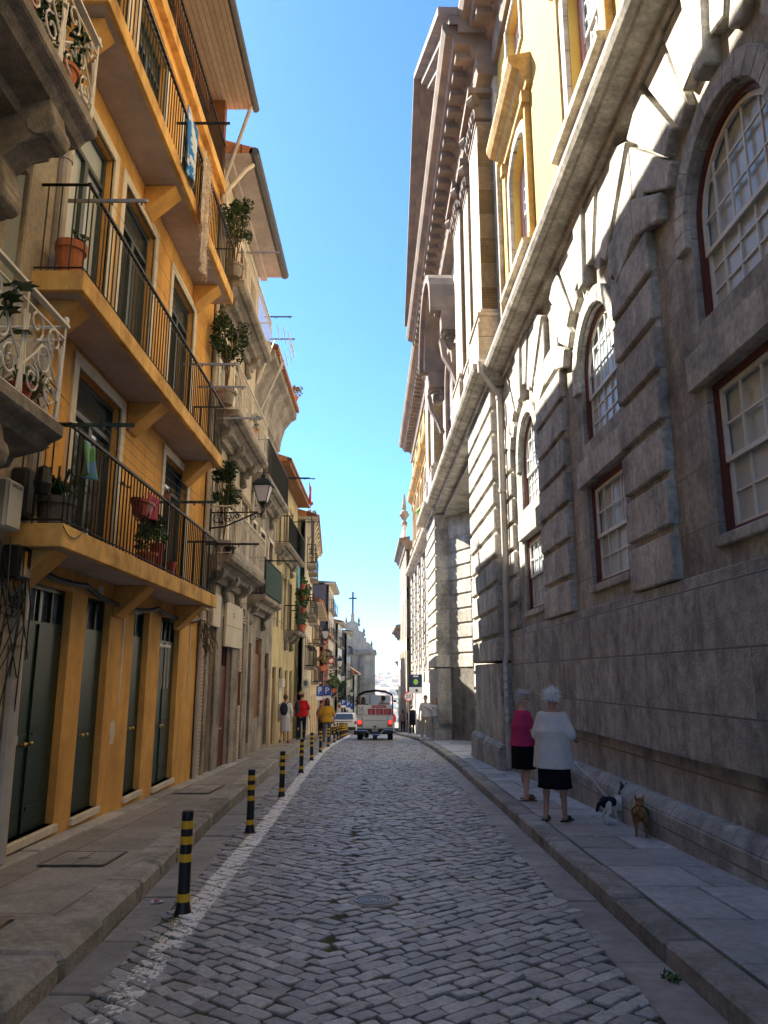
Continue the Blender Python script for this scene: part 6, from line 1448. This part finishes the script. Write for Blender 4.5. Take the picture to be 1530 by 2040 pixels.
            if kind == 'bun': h.ball(P(0, -.1, .09), .045*k)
        ho = h.build('hair', m_, r, smooth=True)
        if kind != 'curly': remesh(ho, vox*.8, 2)
    if top:
        m_, slv, hem, loose = top; t = MB(); lo = loose
        zs = [hem, .95, 1.04, 1.18, 1.30, 1.38, 1.43]; rr = {.95: (.165, .125), 1.04: (.15, .115), 1.18: (.162, .122), 1.30: (.188, .124), 1.38: (.168, .10), 1.43: (.085, .07)}
        secs = []
        for z in zs:
            rx, ry = rr.get(z, (.172+max(0, .95-hem)*.06, .135+max(0, .95-hem)*.06)); f = (fat if z < 1.3 else 1)
            if z < 1.3: rx += lo; ry += lo
            if z == hem or z > hem: secs.append((*S((0, 0, z))[:2], z*k, (rx*f+.004)*k, (ry*f+.004)*k))
        stack(t, secs[::-1], 40, .035, 6, 1.)
        for s in 'RL':
            a = [Vector(S(p)) for p in arm(s)]
            t.cap(a[0], (.066+lo*.2)*k, a[0].lerp(a[1], min(1, slv)), (.054+lo*.4)*k)
            if slv > 1: t.cap(a[1], .05*k, a[1].lerp(a[2], slv-1), (.042+lo*.3)*k)
        remesh(t.build('top', m_, r), vox*.9, 5)
    if bottom:
        m_, kind, hem = bottom; t = MB()
        if kind == 'skirt':
            stack(t, [(*S((0, 0, 1.02))[:2], 1.02*k, .142*k*fat, .112*k*fat), (0, 0, .9*k, .18*k*fat, .14*k*fat), (0, 0, .75*k, .19*k*fat, .155*k*fat), (0, .01, hem*k+.06, .195*k*fat, .165*k*fat), (0, .01, hem*k, .2*k*fat, .17*k*fat)], 36, .05, 9)
            t.build('skirt', m_, r, smooth=True)
        else:
            t.ball((0, 0, .92*k), (.165*k*fat, .125*k*fat, .13*k))
            for s in 'RL':
                l = [Vector(S(p)) for p in leg(s)]; q = (l[0].z-hem*k)/(l[0].z-l[2].z); 
                l[0] = l[0]+Vector((0, 0, 0))
                if q <= .52: t.cap(l[0], .095*k*fat, l[0].lerp(l[1], min(1, q*1.95)), .082*k)
                else: t.cap(l[0], .095*k*fat, l[1], .068*k); t.cap(l[1], .068*k, l[1].lerp(l[2], (q-.5)*2), .056*k)
            remesh(t.build(kind, m_, r), vox*.9, 4)
    if shoes:
        m_, kind = shoes
        for s in 'RL':
            an = Vector(S(leg(s)[2])); sg = 1 if s == 'R' else -1; t = MB()
            z0 = an.z-.08*k+.002
            if kind == 'slipper':
                t.hexa([(an.x-.045*k, an.y-.10*k, z0), (an.x+.045*k, an.y-.10*k, z0), (an.x+.05*k+sg*.03*k, an.y+.17*k, z0), (an.x-.05*k+sg*.03*k, an.y+.17*k, z0)]+[(an.x-.045*k, an.y-.10*k, z0+.022), (an.x+.045*k, an.y-.10*k, z0+.022), (an.x+.05*k+sg*.03*k, an.y+.17*k, z0+.022), (an.x-.05*k+sg*.03*k, an.y+.17*k, z0+.022)])
                t.ball((an.x+sg*.018*k, an.y+.085*k, z0+.035), (.05*k, .07*k, .032*k)); o = t.build('shoe', m_, r, bevel=.008)
            else:
                t.cap((an.x, an.y-.045*k, z0+.04*k), .042*k, (an.x+sg*.02*k, an.y+.14*k, z0+.032*k), .036*k); t.ball((an.x, an.y-.02*k, z0+.07*k), (.045*k, .055*k, .045*k)); t.build('shoe', m_, r, smooth=True)
    if extras: extras(r, k, P, S)
    return r
white_hair = mat('white_hair', (.80, .80, .78), rough=.7, var=.15, vs=40, bump=0, isl=.12); grey_hair = mat('grey_hair', (.55, .56, .56), rough=.7, var=.15, vs=40, bump=0, isl=.18)
brown_hair = flat('brown_hair', (.09, .05, .03), .6); black_hair = flat('black_hair', (.02, .016, .014), .55); blond_hair = flat('blond_hair', (.45, .30, .14), .6)
def glasses(r, k, P, S):
    mb = MB()
    for s in (-1, 1):
        mb.tube([P(s*.033+.022*cos(a), .098, .012+.016*sin(a)) for a in [2*pi*i/10 for i in range(11)]], .0025*k, 4); mb.tube([P(s*.055, .095, .014), P(s*.08, .0, .012)], .0022*k, 4)
    mb.tube([P(-.012, .1, .014), P(.012, .1, .014)], .0025*k, 4); mb.build('glasses', black_pl, r)
    mb = MB(); mb.tube([S((-.06, .02, 1.43)), S((-.04, .11, 1.33)), S((0, .135, 1.27)), S((.04, .11, 1.33)), S((.06, .02, 1.43))], .004, 4); mb.build('neck_cord', black_pl, r)
def lace(r, k, P, S):
    mb = MB(); stack(mb, [(0, .0, .70*k, .215*k*1.12, .175*k*1.12), (0, 0, .78*k, .212*k*1.12, .172*k*1.12)], 60, 0); mb.build('lace_hem', mat('open_knit_lace', (.52, .52, .52), rough=.95, var=.3, vs=60, bump=.6, bs=120), r)
gz = lambda x, y: G(y)+(HR if x > 0 else HL(y))
W1 = (2.17, 12.3); W2 = (2.19, 10.2)
person('grey-haired woman with glasses in a magenta T-shirt and black skirt looking back', (W1[0], W1[1], gz(*W1)), radians(-70), 1.60, skin_b,
       top=(cloth('magenta_jersey', (.50, .05, .16)), .75, .86, .03), bottom=(cloth('black_cotton', (.012, .012, .016)), 'skirt', .50), shoes=(flat('brown_sandal', (.12, .06, .04)), 'slipper'), hair=(grey_hair, 'curly'),
       arms={'R': ((.22, .04, 1.12), (.17, .22, .92)), 'L': ((.22, .03, 1.12), (.13, .22, .90))}, legs={'R': ((.11, .03, .48), (.11, -.04, .08)), 'L': ((.10, .06, .48), (.10, .10, .08))}, head=(radians(-62), .0), lean=.03, fat=1.13, vox=.011, extras=glasses)
person('woman with fluffy white hair and long white cardigan over a black skirt', (W2[0], W2[1], gz(*W2)), radians(-28), 1.60, skin_a,
       top=(cloth('white_knit', (.70, .70, .68), .5), 1.02, .69, .05), bottom=(MATS['black_cotton'], 'skirt', .43), shoes=(flat('black_slipper', (.012, .012, .013), .7), 'slipper'), hair=(white_hair, 'curly'),
       arms={'R': ((.27, -.02, 1.13), (.26, .20, 1.05)), 'L': ((.23, .0, 1.12), (.16, .2, .98))}, legs={'R': ((.11, .02, .48), (.12, .02, .08)), 'L': ((.11, .02, .48), (.12, -.05, .08))}, head=(radians(-18), -.25), lean=.06, fat=1.14, vox=.011, extras=lace)
# the couple by the palace corner
YC = 33.3
person('man in a white polo shirt and beige trousers at the palace corner', (1.78, YC, gz(1, YC)), radians(165), 1.80, skin_b, top=(cloth('white_polo', (.68, .68, .70)), .8, .88, .02), bottom=(cloth('beige_chino', (.40, .33, .27)), 'trousers', .12),
       shoes=(white_s, 'shoe'), hair=(black_hair, 'short'), arms={'R': ((.25, -.02, 1.13), (.24, .05, .90)), 'L': ((.24, .02, 1.14), (.08, .22, 1.25))}, legs={'R': ((.12, .03, .48), (.16, .0, .08)), 'L': ((.1, .05, .48), (.08, .02, .08))}, vox=.022)
person('woman in a white sleeveless top and denim shorts with a hand to her face', (2.20, YC+.15, gz(1, YC)), radians(150), 1.70, skin_b, top=(cloth('white_vest', (.7, .7, .72)), .15, .95, .02), bottom=(cloth('denim', (.16, .28, .45)), 'shorts', .68),
       shoes=(white_s, 'shoe'), hair=(blond_hair, 'long'), arms={'R': ((.22, .10, 1.15), (.10, .20, 1.42)), 'L': ((.22, .06, 1.13), (.06, .2, 1.28))}, vox=.022)
person('person in a long black coat walking away down the right pavement', (1.75, 49, gz(1, 49)), 0., 1.72, skin_b, top=(cloth('black_coat', (.012, .013, .02)), 1.95, .52, .07), bottom=(MATS['black_coat'], 'trousers', .1), shoes=(black_s, 'shoe'), hair=(brown_hair, 'short'), legs={'R': ((.1, .12, .5), (.1, .15, .1)), 'L': ((.1, .02, .48), (.1, -.2, .1))}, vox=.03)
person('child in a bright red jacket and pale trousers walking ahead on the right', (.62, 57, gz(1, 57)), .2, 1.55, skin_b, top=(cloth('red_jacket', (.65, .03, .03)), 1.9, .85, .04), bottom=(cloth('pale_trousers', (.55, .45, .42)), 'trousers', .12), shoes=(black_s, 'shoe'), hair=(brown_hair, 'short'), vox=.035)
person('walker in lilac beside the child in red', (.35, 61, gz(1, 61)), 0, 1.7, skin_b, top=(cloth('lilac', (.4, .32, .5)), 1.9, .85, .02), bottom=(MATS['pale_trousers'], 'trousers', .12), shoes=(black_s, 'shoe'), hair=(black_hair, 'short'), vox=.035)
person('walker in a brown top ahead of the black coat', (1.45, 60, gz(1, 60)), 0, 1.68, skin_b, top=(cloth('taupe', (.30, .22, .18)), 1.9, .8, .03), bottom=(MATS['black_coat'], 'trousers', .12), shoes=(black_s, 'shoe'), hair=(brown_hair, 'long'), vox=.035)
person('tall walker in dark clothes farthest down the right pavement', (1.75, 64, gz(1, 64)), 0, 1.8, skin_b, top=(MATS['black_coat'], 1.9, .8, .03), bottom=(MATS['black_coat'], 'trousers', .12), shoes=(black_s, 'shoe'), hair=(black_hair, 'short'), vox=.035)
# left pavement walkers
def backpack(r, k, P, S):
    mb = MB(); mb.ball((0, -.2*k, 1.22*k), (.15*k, .09*k, .23*k), 12, 8); b = mb.build('backpack', flat('backpack_navy', (.02, .03, .05), .8), r, smooth=True)
    mb = MB(); [mb.tube([(s*.09, -.12*k, 1.4*k), (s*.1, .0, 1.45*k), (s*.11, .12*k, 1.3*k)], .018, 5) for s in (-1, 1)]; mb.build('strap', black_pl, b)
person('woman in a white blouse and pale grey skirt wearing a dark backpack', (-3.46, 27.3, gz(-1, 27.3)), radians(-8), 1.66, skin_a, top=(cloth('white_blouse', (.68, .66, .64)), 1.6, .9, .02), bottom=(cloth('pale_grey_skirt', (.55, .53, .57)), 'skirt', .42),
       shoes=(flat('red_shoe', (.25, .04, .03)), 'shoe'), hair=(brown_hair, 'bun'), legs={'R': ((.1, .1, .5), (.1, .1, .1)), 'L': ((.1, -.02, .48), (.1, -.25, .14))}, vox=.022, extras=backpack)
def hat(r, k, P, S):
    mb = MB(); mb.lathe([(.19*k, 1.655*k), (.19*k, 1.665*k), (.10*k, 1.68*k), (.085*k, 1.76*k), (.0, 1.775*k)], n=16); mb.build('straw_hat', mat('straw', (.45, .34, .2), var=.15), r)
    mb = MB(); mb.ball((-.14, -.16*k, 1.17*k), (.10*k, .09*k, .26*k), 12, 8); mb.build('rucksack', flat('backpack_navy', (.02, .03, .05), .8), r, smooth=True)
person('man in a red polo shirt and straw hat with a dark rucksack', (-3.24, 30.6, gz(-1, 30.6)), radians(-5), 1.80, skin_a, top=(cloth('red_polo', (.50, .02, .03)), .9, .85, .05), bottom=(cloth('navy_jeans', (.015, .02, .04)), 'trousers', .1), shoes=(black_s, 'shoe'), hair=(brown_hair, 'short'),
       arms={'R': ((.27, -.02, 1.12), (.28, .05, .88)), 'L': ((.25, .0, 1.12), (.22, .1, .9))}, legs={'R': ((.1, .06, .48), (.08, .08, .09)), 'L': ((.1, .0, .48), (.1, -.12, .1))}, fat=1.1, vox=.022, extras=hat)
person('man with long dark hair in a mustard T-shirt walking towards the camera', (-2.34, 32.0, G(32)+.01), radians(182), 1.80, skin_d, top=(cloth('mustard_jersey', (.60, .33, .04)), .95, .82, .05), bottom=(cloth('grey_trousers', (.12, .12, .14)), 'trousers', .1), shoes=(flat('grey_shoe', (.3, .3, .32)), 'shoe'),
       hair=(black_hair, 'long'), arms={'R': ((.27, .0, 1.12), (.27, .05, .87)), 'L': ((.27, .0, 1.12), (.27, .06, .87))}, legs={'R': ((.1, .1, .5), (.1, .14, .09)), 'L': ((.1, .0, .48), (.1, -.15, .1))}, vox=.022)
person('short person in a pinkish brown top half hidden behind the man in mustard', (-3.0, 37.2, gz(-1, 37.2)), radians(175), 1.5, skin_a, top=(cloth('dusty_pink', (.40, .2, .15)), 1.0, .85, .04), bottom=(MATS['navy_jeans'], 'trousers', .1), shoes=(black_s, 'shoe'), hair=(brown_hair, 'long'), vox=.03)
# passengers in the truck, built seated on its benches
def seated(label, x, y, z, hair, m_, k=1.):
    r = empty('person', (x, y, z), label, 'person'); mb = MB()
    stack(mb, [(0, 0, .0, .17, .14), (0, 0, .2, .15, .12), (0, 0, .42, .19, .12), (0, 0, .52, .14, .09), (0, 0, .57, .06, .055)]); mb.cap((0, 0, .55), .05, (0, 0, .64), .05); mb.ball((0, .01, .72), (.08, .095, .115)); mb.ball((0, .1, .70), (.014, .02, .02))
    for s in (-1, 1): mb.cap((s*.19, 0, .48), .055, (s*.24, .06, .2), .04); mb.cap((s*.24, .06, .2), .04, (s*.16, .28, .12), .028); mb.cap((s*.16, .28, .12), .03, (s*.14, .36, .10), .022); mb.cap((s*.09, 0, .04), .085, (s*.11, .42, .02), .06)
    remesh(mb.build('body', skin_b, r), .025)
    mb = MB(); stack(mb, [(0, 0, -.02, .19, .16), (0, 0, .2, .175, .145), (0, 0, .42, .21, .14), (0, 0, .53, .15, .10), (0, 0, .56, .07, .065)]); [mb.cap((s*.19, 0, .48), .07, (s*.24, .05, .22), .055) for s in (-1, 1)]; remesh(mb.build('top', m_, r), .025)
    mb = MB(); mb.ball((0, -.03, .74), (.10, .10, .125)); 
    if hair is brown_hair: mb.cap((0, -.05, .7), .1, (0, -.07, .42), .12)
    mb.build('hair', hair, r, smooth=True); return r
zt_ = G(36.6)+1.2
seated('long-haired passenger on the left bench of the tour truck', -.98, 36.9, zt_-.1, brown_hair, cloth('dark_plum', (.08, .04, .04)))
seated('dark-haired passenger on the right bench of the tour truck', -.02, 36.9, zt_-.05, black_hair, cloth('grey_top', (.35, .33, .33)))
# ------------------------------------------------------------ dogs
def dog(label, x, y, rz, parts, body_m, s=1.):
    r = empty('dog', (x, y, gz(1, y)), label, 'dog', rz=rz); r.scale = (s, s, s); mb = MB(); P = MB(); 
    parts(r); return r
wht = mat('white_fur', (.72, .70, .66), rough=.9, var=.1, vs=60, bump=.3, bs=150); blk = mat('black_fur', (.015, .015, .018), rough=.8, var=.2, vs=60, bump=.3, bs=150); brn = mat('ginger_fur', (.30, .14, .05), rough=.9, col2=(.08, .045, .02), mix=(8, .5, .65), var=.2, vs=60, bump=.3, bs=150)
def build_dog(label, x, y, rz, m_body, m_leg, m_head, head_up, tail, s, harness):
    r = empty('dog', (x, y, gz(1, y)), label, 'dog', rz=rz); r.scale = (s, s, s)
    mb = MB()    # one continuous body: deep chest, tucked belly, jointed legs, neck, head
    mb.cap((0, -.13, .245), .068, (0, .0, .235), .062); mb.cap((0, .0, .235), .062, (0, .13, .24), .082); mb.ball((0, .12, .215), (.07, .085, .09))
    hy, hz = head_up
    mb.cap((0, .15, .27), .055, (0, .15+hy*.6, .27+hz*.6), .042); hd = (0, .15+hy, .27+hz); mb.ball(hd, (.048, .056, .048), 12, 8)
    mb.cap((0, hd[1]+.03, hd[2]-.01), .03, (0, hd[1]+.095, hd[2]-.022), .018)
    for sg in (-1, 1):
        st = .02*sg
        mb.cap((sg*.045, .12, .2), .034, (sg*.05, .105+st, .12), .021); mb.cap((sg*.05, .105+st, .12), .019, (sg*.05, .115+st, .03), .014); mb.cap((sg*.05, .115+st, .018), .016, (sg*.05, .14+st, .014), .013)
        mb.cap((sg*.045, -.13, .23), .048, (sg*.055, -.10-st, .14), .028); mb.cap((sg*.055, -.10-st, .14), .022, (sg*.055, -.165-st, .085), .015); mb.cap((sg*.055, -.165-st, .085), .014, (sg*.055, -.15-st, .02), .013); mb.cap((sg*.055, -.15-st, .016), .016, (sg*.055, -.12-st, .013), .013)
    for a, b in zip(tail, tail[1:]): mb.cap(a, .017, b, .012)
    remesh(mb.build('body', m_body, r), .0085, 3)
    e = MB()
    for sg in (-1, 1): e.hexa([(sg*.02, hd[1]-.02, hd[2]+.03), (sg*.05, hd[1]-.02, hd[2]+.02), (sg*.05, hd[1]+.01, hd[2]+.02), (sg*.02, hd[1]+.01, hd[2]+.03), (sg*.045, hd[1]-.012, hd[2]+.095), (sg*.05, hd[1]-.012, hd[2]+.092), (sg*.05, hd[1], hd[2]+.092), (sg*.045, hd[1], hd[2]+.095)])
    e.build('ears', m_head, r)
    e = MB(); e.ball((0, hd[1]+.113, hd[2]-.016), .012, 8, 6); [e.ball((sg*.024, hd[1]+.045, hd[2]+.015), .007, 6, 5) for sg in (-1, 1)]; e.build('nose_and_eyes', black_pl, r)
    harness(r, hd); return r
def har1(r, hd):
    mb = MB()   # black coat patches as proud fur shells over the white body
    mb.cap((0, -.135, .25), .073, (0, -.02, .245), .068); mb.cap((0, .16, .28), .060, (0, .15+(hd[1]-.15)*.7, .27+(hd[2]-.27)*.75), .054); mb.ball((hd[0], hd[1]-.004, hd[2]+.006), (.057, .062, .056))
    mb.cap((0, -.17, .265), .03, (0, -.24, .235), .023); mb.cap((0, -.24, .235), .023, (0, -.275, .16), .02); remesh(mb.build('black_patches', blk, r), .009, 3)
    mb = MB(); mb.tube([(.085*cos(a), .05+.02*sin(a), .235+.09*sin(a)) for a in [2*pi*i/18 for i in range(19)]], .007, 4); mb.tube([(.0, .06, .325), (0, -.02, .315)], .007, 4); mb.tube([(.075, .05, .27), (.05, .2, .2), (-.05, .2, .2), (-.075, .05, .27)], .006, 4); mb.build('harness', white_plastic, r)
def har2(r, hd):
    mb = MB(); stack(mb, [(0, .10, .19, .075, .04), (0, .09, .24, .092, .055), (0, .09, .30, .078, .045)], 14); mb.build('yellow_green_harness', flat('yellow_green_fabric', (.40, .62, .05), .8), r)
    mb = MB(); mb.tube([(.088*cos(a), -.02, .24+.085*sin(a)) for a in [2*pi*i/18 for i in range(19)]], .008, 4); mb.build('harness_strap', black_pl, r)
d1 = build_dog('small black and white dog in a white harness looking up at the wall', 2.90, 10.1, radians(-62), wht, wht, blk, (.06, .11), [(0, -.18, .27), (0, -.24, .24), (0, -.27, .17)], 1.0, har1)
d2 = build_dog('ginger brown dog with a yellow-green harness seen from behind with its tail up', 2.93, 9.15, radians(-18), brn, brn, brn, (.10, .05), [(0, -.17, .29), (0, -.21, .36), (.01, -.19, .44)], 1.0, har2)
cable('dog_leash', 'thin white leash from the cardigan woman to the black and white dog', [(2.36, 10.5, gz(1, 10.5)+.92), (2.68, 10.1, gz(1, 10.2)+.50), (2.85, 10.08, gz(1, 10.3)+.31)], .005, .03, white_s, 'leash', 10)
# ------------------------------------------------------------ air
mb = MB(); mb.box((-150, -61, -60), (150, 1250, 31))
hz = mb.build('haze', bpy.data.materials.new('air'), norm=True); tag(hz, kind='stuff'); hz['label'] = 'pale haze over the far river bank'
am = hz.data.materials[0]; am.use_nodes = True; n = am.node_tree.nodes; n.remove(n['Principled BSDF'])
pv = n.new('ShaderNodeVolumePrincipled'); pv.inputs['Color'].default_value = (.80, .88, 1, 1); pv.inputs['Density'].default_value = .00033; pv.inputs['Anisotropy'].default_value = .3
am.node_tree.links.new(pv.outputs[0], n['Material Output'].inputs['Volume'])
